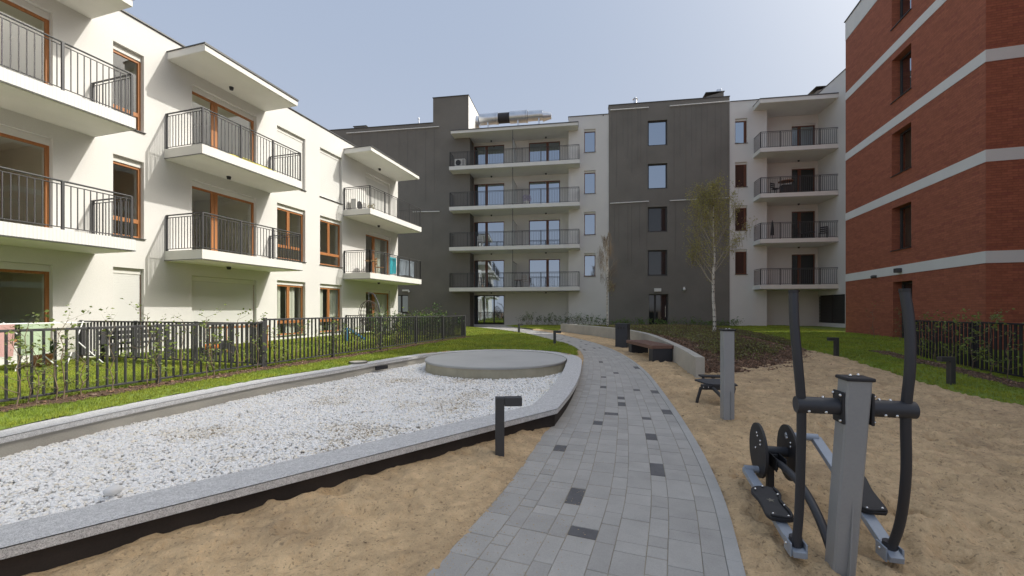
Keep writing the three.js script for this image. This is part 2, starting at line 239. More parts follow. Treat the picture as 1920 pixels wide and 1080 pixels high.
const lawnKeepR = (x, Z) => inPoly(lawnR, x, Z) && !inBed(x, Z) && pathOff(x, Z).out > -0.03;
const lawnRE = (x, Z) => eB(Z) + 0.05 * smooth(0, 0.35, lineDist(rightEdge, x, Z)) + 0.012 * ns(x * 0.7, Z * 0.7, 3);
mesh('lawn', sheet(-16, 2.4, -0.6, 33, 0.1, lawnKeepL, lawnE), M.turf, scene, STRUCT);
mesh('lawn', sheet(-0.6, 21, 4.2, 31, 0.12, lawnKeepR, lawnRE), M.turf, scene, STRUCT);
mesh('mulch_bed', sheet(2.4, 11.6, 8.1, 25.7, 0.1, inBed, bedE), M.mulch, scene, STRUCT);
// a bevelled block over a four-cornered (X, Z) footprint
function block(q, top, depth, gap = 0.0025, bev = 0.003) {
  const cx = (q[0][0] + q[1][0] + q[2][0] + q[3][0]) / 4, cz = (q[0][1] + q[1][1] + q[2][1] + q[3][1]) / 4;
  const ins = (d) => q.map(([x, z]) => { const L = Math.hypot(x - cx, z - cz) / 1.25; return [x + (cx - x) * d / L, z + (cz - z) * d / L]; });
  const o = ins(gap), t = ins(gap + bev), tp = typeof top === 'function' ? top : () => top, pos = [], idx = [];
  o.forEach(([x, z]) => pos.push([x, tp(x, z) - depth, -z])); o.forEach(([x, z]) => pos.push([x, tp(x, z) - bev, -z])); t.forEach(([x, z]) => pos.push([x, tp(x, z), -z]));
  for (let r = 0; r < 2; r++) for (let i = 0; i < 4; i++) { const j = (i + 1) % 4, a = r * 4 + i, b = r * 4 + j, c = a + 4, d = b + 4; idx.push(a, b, d, a, d, c); }
  idx.push(8, 9, 10, 8, 10, 11);
  const P3 = []; idx.forEach((i) => P3.push(...pos[i]));
  const g = new THREE.BufferGeometry(); g.setAttribute('position', new THREE.Float32BufferAttribute(P3, 3)); g.computeVertexNormals();
  return metres(g);
}
// ───────────── paved path ─────────────
{
  const pos = [], uv = [], idx = [];
  pathC.forEach((c, i) => { for (const o of [-1.0, 1.0]) { const x = c.x + c.nx * c.w * o, Z = c.Z + c.nz * c.w * o; pos.push(x, eB(Z) + 0.0305, -Z); uv.push(x, Z); } if (i) { const a = i * 2 - 2; idx.push(a, a + 1, a + 3, a, a + 3, a + 2); } });
  const g = new THREE.BufferGeometry(); g.setAttribute('position', new THREE.Float32BufferAttribute(pos, 3)); g.setAttribute('uv', new THREE.Float32BufferAttribute(uv, 2)); g.setIndex(idx); g.computeVertexNormals();
  const path = mesh('path', g, M.jointsand, scene, STRUCT);
  const pav = [0.375, 0.39, 0.385, 0.405, 0.362].map((v, i) => S({ map: mottled(256, [v * 1.02, v * 0.985, v * 0.925], 0.14, 5, 0.9, 110 + i, 0.16), bumpMap: fineBump, bumpScale: 0.0015, roughness: 0.9 }));
  const darkPav = S({ map: mottled(256, [0.125, 0.123, 0.127], 0.25, 6, 0.6, 120, 0.25), bumpMap: fineBump, bumpScale: 0.0015, roughness: 0.85 });
  const kerbM = S({ map: mottled(256, [0.4, 0.395, 0.38], 0.14, 6, 0.9, 121, 0.14), roughness: 0.9 });
  const widths = [0.2, 0.12, 0.19, 0.12, 0.19, 0.12, 0.19, 0.12, 0.19, 0.13], total = widths.reduce((a, b) => a + b) + 0.085;
  const all = []; let u = 0;
  widths.forEach((w, k) => {
    const o0 = -1 + 2 * u / total, o1 = -1 + 2 * (u + w) / total; u += w;
    let s = rr(-0.3, 0), last = false;
    while (s < pathLen) {
      const L = pick(w > 0.15 ? [0.12, 0.18, 0.24, 0.3, 0.36, 0.24] : [0.12, 0.18, 0.24, 0.3, 0.18]), s1 = Math.min(s + L, pathLen);
      const dark = !last && rnd() < (k % 2 ? 0.07 : 0.004); last = dark;
      if (s1 > 0 && s1 - Math.max(0, s) > 0.04) { const a = Math.max(0, s); const q = [pathAt(a, o0), pathAt(a, o1), pathAt(s1, o1), pathAt(s1, o0)]; all.push({ q, dark, m: rnd(), Z: (q[0][1] + q[2][1]) / 2 }); }
      s = s1;
    }
  });
  all.sort((a, b) => a.Z - b.Z);
  const seen = all.filter((p) => p.Z > 1.6), near = seen.slice(0, 298), far = [...seen.slice(298), ...all.filter((p) => p.Z <= 1.6)];
  const top = (dy) => (x, Z) => eB(Z) + 0.034 + dy;
  for (const p of near) mesh('paving_stone', block(p.q, top(rr(-0.002, 0.002)), 0.05), p.dark ? darkPav : pav[Math.floor(p.m * 5)], path);
  pav.forEach((m, i) => { const l = far.filter((p) => !p.dark && Math.floor(p.m * 5) === i); mesh('distant_paving_stones', l.map((p) => block(p.q, top(rr(-0.002, 0.002)), 0.05)), m, path, STUFF); });
  mesh('distant_paving_stones', far.filter((p) => p.dark).map((p) => block(p.q, top(0), 0.05)), darkPav, path, STUFF);
  const ok0 = -1 + 2 * u / total;
  for (let s = 0; s < pathLen - 0.1; s += 1.0) { const e = Math.min(s + 1, pathLen); const parts = []; for (let k = 0; k < 4; k++) { const a = s + (e - s) * k / 4, b = s + (e - s) * (k + 1) / 4; parts.push(block([pathAt(a, ok0), pathAt(a, 1), pathAt(b, 1), pathAt(b, ok0)], (x, Z) => eB(Z) + 0.04, 0.12, 0.0005, 0.0005)); } mesh('kerb_stone', parts, kerbM, path); }
}
// ───────────── pebble bed with granite coping, round concrete cover ─────────────
function offsetLine(pts, d) { return pts.map((p, i) => { const a = pts[Math.max(0, i - 1)], b = pts[Math.min(pts.length - 1, i + 1)], dx = b[0] - a[0], dz = b[1] - a[1], L = Math.hypot(dx, dz); return [p[0] + dz / L * d, p[1] - dx / L * d]; }); }
function ribbonWall(line, y0, y1) { const pos = [], idx = [], uv = []; let s = 0; line.forEach(([x, z], i) => { if (i) s += Math.hypot(x - line[i - 1][0], z - line[i - 1][1]); const b = typeof y0 === 'function' ? y0(x, z) : y0, t = typeof y1 === 'function' ? y1(x, z) : y1; pos.push(x, b, -z, x, t, -z); uv.push(s, b, s, t); if (i) { const a = i * 2 - 2; idx.push(a, a + 2, a + 3, a, a + 3, a + 1); } }); const g = new THREE.BufferGeometry(); g.setAttribute('position', new THREE.Float32BufferAttribute(pos, 3)); g.setAttribute('uv', new THREE.Float32BufferAttribute(uv, 2)); g.setIndex(idx); g.computeVertexNormals(); return g; }
function ribbonTop(l1, l2, y) { const pos = [], idx = [], uv = []; l1.forEach((p, i) => { const q = l2[i]; for (const [x, z] of [p, q]) { pos.push(x, typeof y === 'function' ? y(x, z) : y, -z); uv.push(x, z); } if (i) { const a = i * 2 - 2; idx.push(a, a + 2, a + 3, a, a + 3, a + 1); } }); const g = new THREE.BufferGeometry(); g.setAttribute('position', new THREE.Float32BufferAttribute(pos, 3)); g.setAttribute('uv', new THREE.Float32BufferAttribute(uv, 2)); g.setIndex(idx); g.computeVertexNormals(); return g; }
const CT = 0.26;
let pebbleInner;
{
  const pl = thing('planter_bed', 'leaf shaped raised pebble bed with pale granite coping beside the path', 'planter');
  const far = farCurve, near = [farCurve[farCurve.length - 1], ...nearCurve];
  const inF = offsetLine(far, 0.35), inN = offsetLine(near, 0.35);
  // mitre where the straight run meets the curve
  const ca = far[far.length - 1], d1 = [far[far.length - 1][0] - far[far.length - 2][0], far[far.length - 1][1] - far[far.length - 2][1]], d2 = [near[1][0] - near[0][0], near[1][1] - near[0][1]];
  const n1 = [d1[1], -d1[0]].map((x) => x / Math.hypot(...d1)), n2 = [d2[1], -d2[0]].map((x) => x / Math.hypot(...d2)), nb = [(n1[0] + n2[0]), (n1[1] + n2[1])], nl = Math.hypot(...nb), k = 0.35 / ((nb[0] * n1[0] + nb[1] * n1[1]) / nl);
  const mit = [ca[0] + nb[0] / nl * k, ca[1] + nb[1] / nl * k]; inF[inF.length - 1] = mit; inN[0] = mit;
  const slabs = (o, inn, per) => { for (let i = 0; i < o.length - 1; i += per) { const e = Math.min(o.length - 1, i + per), parts = []; const A = o.slice(i, e + 1), B = inn.slice(i, e + 1); parts.push(ribbonTop(A, B, CT + 0.006), ribbonWall(A.slice().reverse(), CT - 0.055, CT), ribbonWall(B, CT - 0.055, CT), ribbonTop(B, A, CT - 0.055)); const cap = (p, q) => ribbonWall([p, q], CT - 0.055, CT); parts.push(cap(A[0], B[0]), cap(B[B.length - 1], A[A.length - 1])); 
      // small chamfers between the top and both sides
      const bevel = (l1, l2) => { const pos = [], idx = []; l1.forEach((p, j) => { pos.push(p[0], CT, -p[1], l2[j][0], CT + 0.006, -l2[j][1]); if (j) { const a = j * 2 - 2; idx.push(a, a + 2, a + 3, a, a + 3, a + 1); } }); const g = new THREE.BufferGeometry(); g.setAttribute('position', new THREE.Float32BufferAttribute(pos, 3)); g.setIndex(idx); g.computeVertexNormals(); return metres(g); };
      mesh('coping_slab', parts, M.granite, pl); } };
  slabs(far, inF, 9); slabs(near, inN, 5);
  const inset = (l, d) => offsetLine(l, d);
  mesh('wall', [ribbonWall(inset(far, 0.31), -0.12, CT - 0.054), ribbonWall(inset(near, 0.31), -0.12, CT - 0.054)], M.concrete, pl);
  mesh('bitumen_coat', [ribbonWall(inset(far, 0.04).reverse(), -0.3, CT - 0.054), ribbonWall(inset(near, 0.04).reverse(), -0.3, CT - 0.054)], M.membrane, pl, { label: 'dark brown waterproof coat on the outside of the bed wall' });
  // black drain slot in the wall and its cover plate on the lawn side
  const dp = pz(697, 690, 0.17); const dg = new THREE.Group(); 
  mesh('drain_slot', bx(-0.17, 0.17, 0.115, 0.2, -0.02, 0.03).rotateY(1.05).translate(-3.02 - 0.0, 0, -9.62), M.blk, pl);
  pebbleInner = [...offsetLine(far, 0.34), ...offsetLine(near, 0.34)];
  // loose white pebbles on a bed of fine grit
  const disc = { x: -0.4, Z: 10.34, r: 1.73 };
  const pe = (x, Z) => 0.055 + 0.03 * fbm(x * 1.1, Z * 1.1, 3, 4.1) + 0.05 * smooth(0.6, 0, lineDist(near, x, Z));
  const dirt = (x, Z) => clamp(smooth(-0.02, 0.26, fbm(x * 1.4 + 3, Z * 1.4, 4, 6.6)) * smooth(0.5, 1.3, lineDist(planterOuter, x, Z, true)));
  mesh('grit', sheet(-6, 1.7, -0.5, 12.8, 0.07, (x, Z) => inPlanter(x, Z) && lineDist(planterOuter, x, Z, true) > 0.26, (x, Z) => pe(x, Z) - 0.02, (x, Z) => { const d = dirt(x, Z); const a = [0.74, 0.72, 0.68], b = [0.52, 0.43, 0.3]; return a.map((c, i) => (c * (1 - d) + b[i] * d) * (0.85 + 0.3 * ns(x * 9, Z * 9))); }), S({ vertexColors: true, bumpMap: fineBump, bumpScale: 0.01, roughness: 1 }), scene, STRUCT);
  const stones = [0, 1, 2].map((k) => { const g = new THREE.IcosahedronGeometry(1, 1); const p = g.attributes.position, v = V(); for (let i = 0; i < p.count; i++) { v.fromBufferAttribute(p, i); const f = 1 + 0.35 * ns(v.x * 1.1 + k * 9, v.y * 1.1, v.z * 1.1); p.setXYZ(i, v.x * f, v.y * f * 0.7, v.z * f * (0.8 + 0.1 * k)); } g.computeVertexNormals(); return g; });
  const pm = S({ color: 0xffffff, roughness: 0.85 });
  const lists = [[], [], []];
  const tryPut = (x, Z, size) => { if (!inPlanter(x, Z) || lineDist(planterOuter, x, Z, true) < 0.3 || Math.hypot(x - disc.x, Z - disc.Z) < disc.r + 0.01) return; if (x < -1.4 * Z - 0.4) return; const d = dirt(x, Z); if (d > 0.35 && rnd() < d * 0.72) size *= 0.6; lists[Math.floor(rnd() * 3)].push([x, Z, size, d]); };
  for (let i = 0; i < 110000; i++) { const x = rr(-5.8, 1.6), Z = rr(1.6, 12.7); if (Z > 8 && rnd() < 0.25) continue; tryPut(x, Z, rr(0.010, 0.018) * (rnd() < 0.08 ? 1.5 : 1)); }
  for (let i = 0; i < 50000; i++) { const x = rr(-5.6, 1.5), Z = rr(2, 7); tryPut(x, Z, rr(0.008, 0.015)); }
  const mt = new THREE.Matrix4(), q = new THREE.Quaternion(), eu = new THREE.Euler(), col = new THREE.Color();
  lists.forEach((l, k) => {
    const im = new THREE.InstancedMesh(stones[k], pm, l.length); im.name = numbered('white_pebbles'); im.userData = { kind: 'stuff', label: ['loose white marble pebbles filling the raised bed', 'white marble chippings spread through the raised bed', 'small bright pebbles heaped inside the granite coping'][k], category: 'pebbles' };
    l.forEach(([x, Z, s, d], i) => { eu.set(rr(-0.6, 0.6), rr(0, 6.28), rr(-0.6, 0.6)); q.setFromEuler(eu); mt.compose(V(x, pe(x, Z) - 0.012 + s * 0.3 + rr(0, 0.012), -Z), q, V(s * rr(0.8, 1.3), s, s)); im.setMatrixAt(i, mt); const b = rr(0.84, 0.93), w = rnd() < 0.25 + d * 0.5 ? rr(0.02, 0.16) : 0, dk = rnd() < 0.004 ? 0.35 : 1; im.setColorAt(i, col.setRGB(b * dk, (b - 0.01 - w * 0.35) * dk, (b - 0.025 - w) * dk)); });
    im.castShadow = im.receiveShadow = true; scene.add(im);
  });
  // round cover
  const cv = thing('round_concrete_cover', 'large round concrete cover standing in the white pebbles', 'cover'); cv.position.set(disc.x, 0, -disc.Z);
  mesh('ring_wall', metres(new THREE.CylinderGeometry(disc.r - 0.02, disc.r - 0.02, 0.4, 96, 1, true).translate(0, 0.06, 0)), M.discside, cv);
  const pr = [[0, 0.3], [disc.r - 0.02, 0.3], [disc.r - 0.004, 0.296], [disc.r + 0.002, 0.285], [disc.r + 0.002, 0.25], [disc.r - 0.022, 0.244]].map(([x, y]) => new THREE.Vector2(x, y)).reverse();
  mesh('cover_slab', metres(new THREE.LatheGeometry(pr, 96)), M.disc, cv);
}
// ───────────── concrete retaining wall round the bed ─────────────
{
  const rw = thing('retaining_wall', 'low curved concrete retaining wall behind the slatted bench', 'wall');
  const per = 12, o = offsetLine(rwCurve, 0), n = offsetLine(rwCurve, 0.17), top = (x, z) => eB(z) + 0.46;
  for (let i = 0; i < rwCurve.length - 1; i += per) {
    const e = Math.min(rwCurve.length - 1, i + per), A = o.slice(i, e + 1), B = n.slice(i, e + 1);
    const sh = (l) => { const k = 0.004 / Math.hypot(l[1][0] - l[0][0], l[1][1] - l[0][1]); const m = l.map((p) => p.slice()); m[0] = [l[0][0] + (l[1][0] - l[0][0]) * k, l[0][1] + (l[1][1] - l[0][1]) * k]; return m; };
    const a = sh(A), b = sh(B), c2 = offsetLine(a, 0.008), d2 = offsetLine(b, -0.008);
    const edge = (l1, l2, y1, y2) => { const pos = [], idx = []; l1.forEach((p, j) => { pos.push(p[0], y1(...p), -p[1], l2[j][0], y2(...l2[j]), -l2[j][1]); if (j) { const q = j * 2 - 2; idx.push(q, q + 2, q + 3, q, q + 3, q + 1); } }); const g = new THREE.BufferGeometry(); g.setAttribute('position', new THREE.Float32BufferAttribute(pos, 3)); g.setIndex(idx); g.computeVertexNormals(); return metres(g); };
    const lo = (x, z) => top(x, z) - 0.008, base = (x, z) => eB(z) - 0.2;
    mesh('wall_segment', [ribbonWall(a.slice().reverse(), base, lo), ribbonWall(b, base, lo), edge(a, c2, lo, top), edge(d2, b, top, lo), ribbonTop(c2, d2, top), ribbonWall([a[0], b[0]].reverse(), base, lo), ribbonWall([a[a.length - 1], b[b.length - 1]], base, lo), edge([a[0], b[0]], [c2[0], d2[0]], lo, top)], M.concrete, rw);
  }
}
{ // thin kerb behind the bed
  const k = thing('kerb_line', 'thin pale concrete kerb along the back of the mulch bed', 'kerb');
  const A = [3.1, 25.7], B = [11.6, 24.5];
  for (let i = 0; i < 9; i++) { const f = (t) => [A[0] + (B[0] - A[0]) * t, A[1] + (B[1] - A[1]) * t], a = f(i / 9), b = f((i + 1) / 9); mesh('kerb_stone', block([a, b, [b[0] + 0.02, b[1] + 0.1], [a[0] + 0.02, a[1] + 0.1]], 0.43, 0.3, 0.004, 0.006), M.concrete, k); }
}
// ───────────── buildings ─────────────
// a facade frame: local x runs along the wall, y up, z out of the wall
function facade(O, ux) {
  const L = Math.hypot(ux[0], ux[1]); ux = [ux[0] / L, ux[1] / L];
  const n = [ux[1], -ux[0]];                                   // outward, in (X, Z)
  const f = { O, ux, n, turn: Math.atan2(ux[1], ux[0]) };
  f.s = (px, d = 0) => { const k = (px - CX) / F; return (k * (O[1] + n[1] * d) - (O[0] + n[0] * d)) / (ux[0] - k * ux[1]); };
  f.Z = (s, d = 0) => O[1] + ux[1] * s + n[1] * d;
  f.X = (s, d = 0) => O[0] + ux[0] * s + n[0] * d;
  f.y = (px, py, d = 0) => EYE + (HY - py) / F * f.Z(f.s(px, d), d);
  f.place = (o) => { o.position.set(O[0], 0, -O[1]); o.rotation.y = f.turn; return o; };
  f.at = (s, y, d) => V(f.X(s, d), y, -f.Z(s, d));
  return f;
}
function wallShape(outline, holes, z0, z1) {
  const sh = new THREE.Shape(outline.map(([x, y]) => new THREE.Vector2(x, y)));
  for (const h of holes) { const p = new THREE.Path(); p.moveTo(h[0], h[2]); p.lineTo(h[0], h[3]); p.lineTo(h[1], h[3]); p.lineTo(h[1], h[2]); p.closePath(); sh.holes.push(p); }
  return metres(new THREE.ExtrudeGeometry(sh, { depth: z1 - z0, bevelEnabled: false }).translate(0, 0, z0));
}
const slatGeo = (x0, x1, y0, y1, z, h = 0.045) => { const l = []; for (let y = y0; y < y1 - 0.01; y += h) l.push(bx(x0, x1, y + 0.004, Math.min(y1, y + h), z - 0.006, z + 0.006 + 0.003 * ((Math.round(y / h)) % 2)), bx(x0, x1, y, y + 0.004, z - 0.008, z)); return l; };
// window set in an opening [s0, s1, y0, y1]; cols = upright divisions (fractions), transom = fraction of height or 0
function windowPart(b, o, { cols = [], transom = 0, frame = M.wood, glass = M.glass, z = -0.16, fw = 0.065, sill = true, shutter = 0, curtain = 0, name = 'window', midw = 0, transomMid = true, head = 0.16 } = {}) {
  let [s0, s1, y0, y1] = o; const g = [], W = s1 - s0;
  const yt = head ? y1 - head : y1;
  const w = mesh(name, new THREE.BufferGeometry(), frame, b);
  if (head) mesh('shutter_box', rbx(s0 + 0.002, s1 - 0.002, yt, y1 - 0.002, z - 0.1, z + 0.06, 0.008), M.fascia, w);
  if (shutter < 1) {
    g.push(rbx(s0, s0 + fw, y0, yt, z - 0.04, z + 0.03), rbx(s1 - fw, s1, y0, yt, z - 0.04, z + 0.03), rbx(s0 + fw, s1 - fw, yt - fw, yt, z - 0.04, z + 0.029), rbx(s0 + fw, s1 - fw, y0, y0 + fw, z - 0.04, z + 0.029));
    const xs = [s0 + fw], tY = transom ? y0 + (yt - y0) * transom : 0, mw = midw || fw;
    for (const c of cols) { const x = s0 + W * c; g.push(rbx(x - mw, x - 0.004, transom ? tY : y0 + fw, yt - fw, z - 0.035, z + 0.027), rbx(x + 0.004, x + mw, transom ? tY : y0 + fw, yt - fw, z - 0.035, z + 0.027)); xs.push(x - mw, x + mw); }
    xs.push(s1 - fw);
    if (transom) g.push(rbx(s0 + fw, s1 - fw, tY - fw * 0.9, tY + fw * 0.9, z - 0.036, z + 0.026));
    const pane = (a, c, d, e) => { if (c - a > 0.03 && e - d > 0.03) mesh('pane', new THREE.PlaneGeometry(c - a, e - d).translate((a + c) / 2, (d + e) / 2, z - 0.005), glass, w); };
    for (let i = 0; i < xs.length; i += 2) pane(xs[i], xs[i + 1], transom ? tY + fw * 0.9 : y0 + fw, yt - fw);
    if (transom) pane(s0 + fw, s1 - fw, y0 + fw, tY - fw * 0.9);
    if (glass !== M.glass) g.push(bx(s0 + 0.01, s1 - 0.01, y0 + 0.01, yt - 0.01, z - 0.09, z - 0.06));
  } else g.push(bx(s0 + 0.03, s1 - 0.03, y0, y0 + 0.03, z - 0.03, z + 0.019), bx(s0, s0 + 0.03, y0, yt, z - 0.03, z + 0.02), bx(s1 - 0.03, s1, y0, yt, z - 0.03, z + 0.02));
  w.geometry = merge(g);
  if (shutter) mesh('roller_shutter', slatGeo(s0 + 0.03, s1 - 0.03, yt - (yt - y0) * shutter, yt, z + 0.035), M.shutter, w);
  if (sill) mesh('sill', rbx(s0 - 0.03, s1 + 0.03, y0 - 0.028, y0 - 0.002, z + 0.031, 0.05, 0.004), M.cap, w);
  if (curtain) { const l = []; for (const [a, c] of curtain) { const A = s0 + W * a, C = s0 + W * c, n = Math.max(8, Math.round((C - A) / 0.03)), pos = [], idx = []; for (let i = 0; i <= n; i++) { const x = A + (C - A) * i / n, zz = z - 0.16 + 0.03 * Math.sin(i * 1.25) + 0.01 * Math.sin(i * 0.6); pos.push(x, y0 + 0.03, zz, x, yt, zz); if (i) { const q = i * 2 - 2; idx.push(q, q + 2, q + 3, q, q + 3, q + 1); } } const gg = new THREE.BufferGeometry(); gg.setAttribute('position', new THREE.Float32BufferAttribute(pos, 3)); gg.setIndex(idx); gg.computeVertexNormals(); l.push(gg); } mesh('curtain', l, M.curtain, w); }
  return w;
}
// balcony with slab, drip edge, soffit and railing on its three free sides; balusters are meshes of their own when fine is true
const balGeo = new THREE.BoxGeometry(0.016, 0.93, 0.016), postGeo = new THREE.BoxGeometry(0.045, 1.06, 0.045);
function balcony(b, s0, s1, y, d0, d1, { fine = false, gap = 0.115, fascia = M.fascia, h = 0.28, sides = [1, 1], lamp = [], ribs = false, name = 'balcony' } = {}) {
  const slab = mesh(name, [bx(s0, s1, y - h, y, d1 - 0.12, d1), bx(s0, s0 + 0.12, y - h, y, d0, d1 - 0.12), bx(s1 - 0.12, s1, y - h, y, d0, d1 - 0.12), bx(s0 + 0.12, s1 - 0.12, y - 0.1, y - 0.004, d0, d1 - 0.12)], fascia, b);
  mesh('soffit', [bx(s0 + 0.03, s1 - 0.03, y - h - 0.018, y - h - 0.0, d0, d1 - 0.03)], M.fascia, slab);
  mesh('drip_edge', [bx(s0 - 0.006, s1 + 0.006, y - h - 0.007, y - h + 0.012, d1 + 0.001, d1 + 0.008), bx(s0 - 0.008, s0 - 0.001, y - h - 0.007, y - h + 0.012, d0, d1), bx(s1 + 0.001, s1 + 0.008, y - h - 0.007, y - h + 0.012, d0, d1)], M.ral, slab);
  if (ribs) mesh('ribbed_panel', bx(s0, s1, y - h + 0.014, y - 0.005, d1 + 0.001, d1 + 0.012), M.rib, slab);
  const zi = d1 - 0.05, x0 = s0 + 0.05, x1 = s1 - 0.05, R = [], rail = (a, c) => { R.push(bar(V(a[0], y + 1.06, a[1]), V(c[0], y + 1.06, c[1]), 0.021, 8), bar(V(a[0], y + 0.985, a[1]), V(c[0], y + 0.985, c[1]), 0.012, 4), bar(V(a[0], y + 0.06, a[1]), V(c[0], y + 0.06, c[1]), 0.012, 4)); };
  rail([x0, zi], [x1, zi]); if (sides[0]) rail([x0, d0], [x0, zi]); if (sides[1]) rail([x1, d0], [x1, zi]);
  mesh('handrail', R, M.ral, slab);
  const posts = [], bals = [], run = (a, c) => { const L = Math.hypot(c[0] - a[0], c[1] - a[1]), n = Math.round(L / gap), np = Math.max(1, Math.round(L / 1.3)); for (let i = 0; i <= np; i++) posts.push([a[0] + (c[0] - a[0]) * i / np, a[1] + (c[1] - a[1]) * i / np]); for (let i = 1; i < n; i++) bals.push([a[0] + (c[0] - a[0]) * i / n, a[1] + (c[1] - a[1]) * i / n]); };
  run([x0, zi], [x1, zi]); if (sides[0]) run([x0, zi], [x0, d0 + 0.04]); if (sides[1]) run([x1, zi], [x1, d0 + 0.04]);
  if (fine) { for (const [x, z] of posts) mesh('railing_post', postGeo, M.ral, slab).position.set(x, y + 0.53, z); for (const [x, z] of bals) mesh('baluster', balGeo, M.ral, slab).position.set(x, y + 0.52, z); }
  else { mesh('railing_posts', posts.map(([x, z]) => postGeo.clone().translate(x, y + 0.53, z)), M.ral, slab, STUFF); mesh('balusters', bals.map(([x, z]) => balGeo.clone().translate(x, y + 0.52, z)), M.ral, slab, STUFF); }
  for (const s of lamp) mesh('soffit_lamp', new THREE.CylinderGeometry(0.07, 0.055, 0.09, 12).translate(s, y - h - 0.063, d0 + 0.35), M.blk, slab);
  return slab;
}
function canopy(b, s0, s1, y, d0, d1, { h = 0.2, lamp = [] } = {}) {
  const c = mesh('canopy', [bx(s0, s1, y - h, y, d1 - 0.1, d1), bx(s0, s0 + 0.1, y - h, y, d0, d1 - 0.1), bx(s1 - 0.1, s1, y - h, y, d0, d1 - 0.1)], M.fascia, b);
  mesh('soffit', bx(s0 + 0.02, s1 - 0.02, y - h - 0.012, y - h - 0.001, d0, d1 - 0.02), M.fascia, c);
  mesh('roof_edge', [bx(s0 - 0.025, s1 + 0.025, y + 0.001, y + 0.028, d0, d1 + 0.03), bx(s0 - 0.025, s1 + 0.025, y - 0.03, y + 0.0, d1 + 0.004, d1 + 0.03)], M.cap, c);
  for (const s of lamp) mesh('soffit_lamp', new THREE.CylinderGeometry(0.07, 0.055, 0.09, 12).translate(s, y - h - 0.058, d0 + 0.4), M.blk, c);
  return c;
}
const parapet = (b, pts) => mesh('parapet_cap', pts.map(([x0, x1, y, z0, z1]) => rbx(x0, x1, y, y + 0.045, z0, z1, 0.008)), M.cap, b);

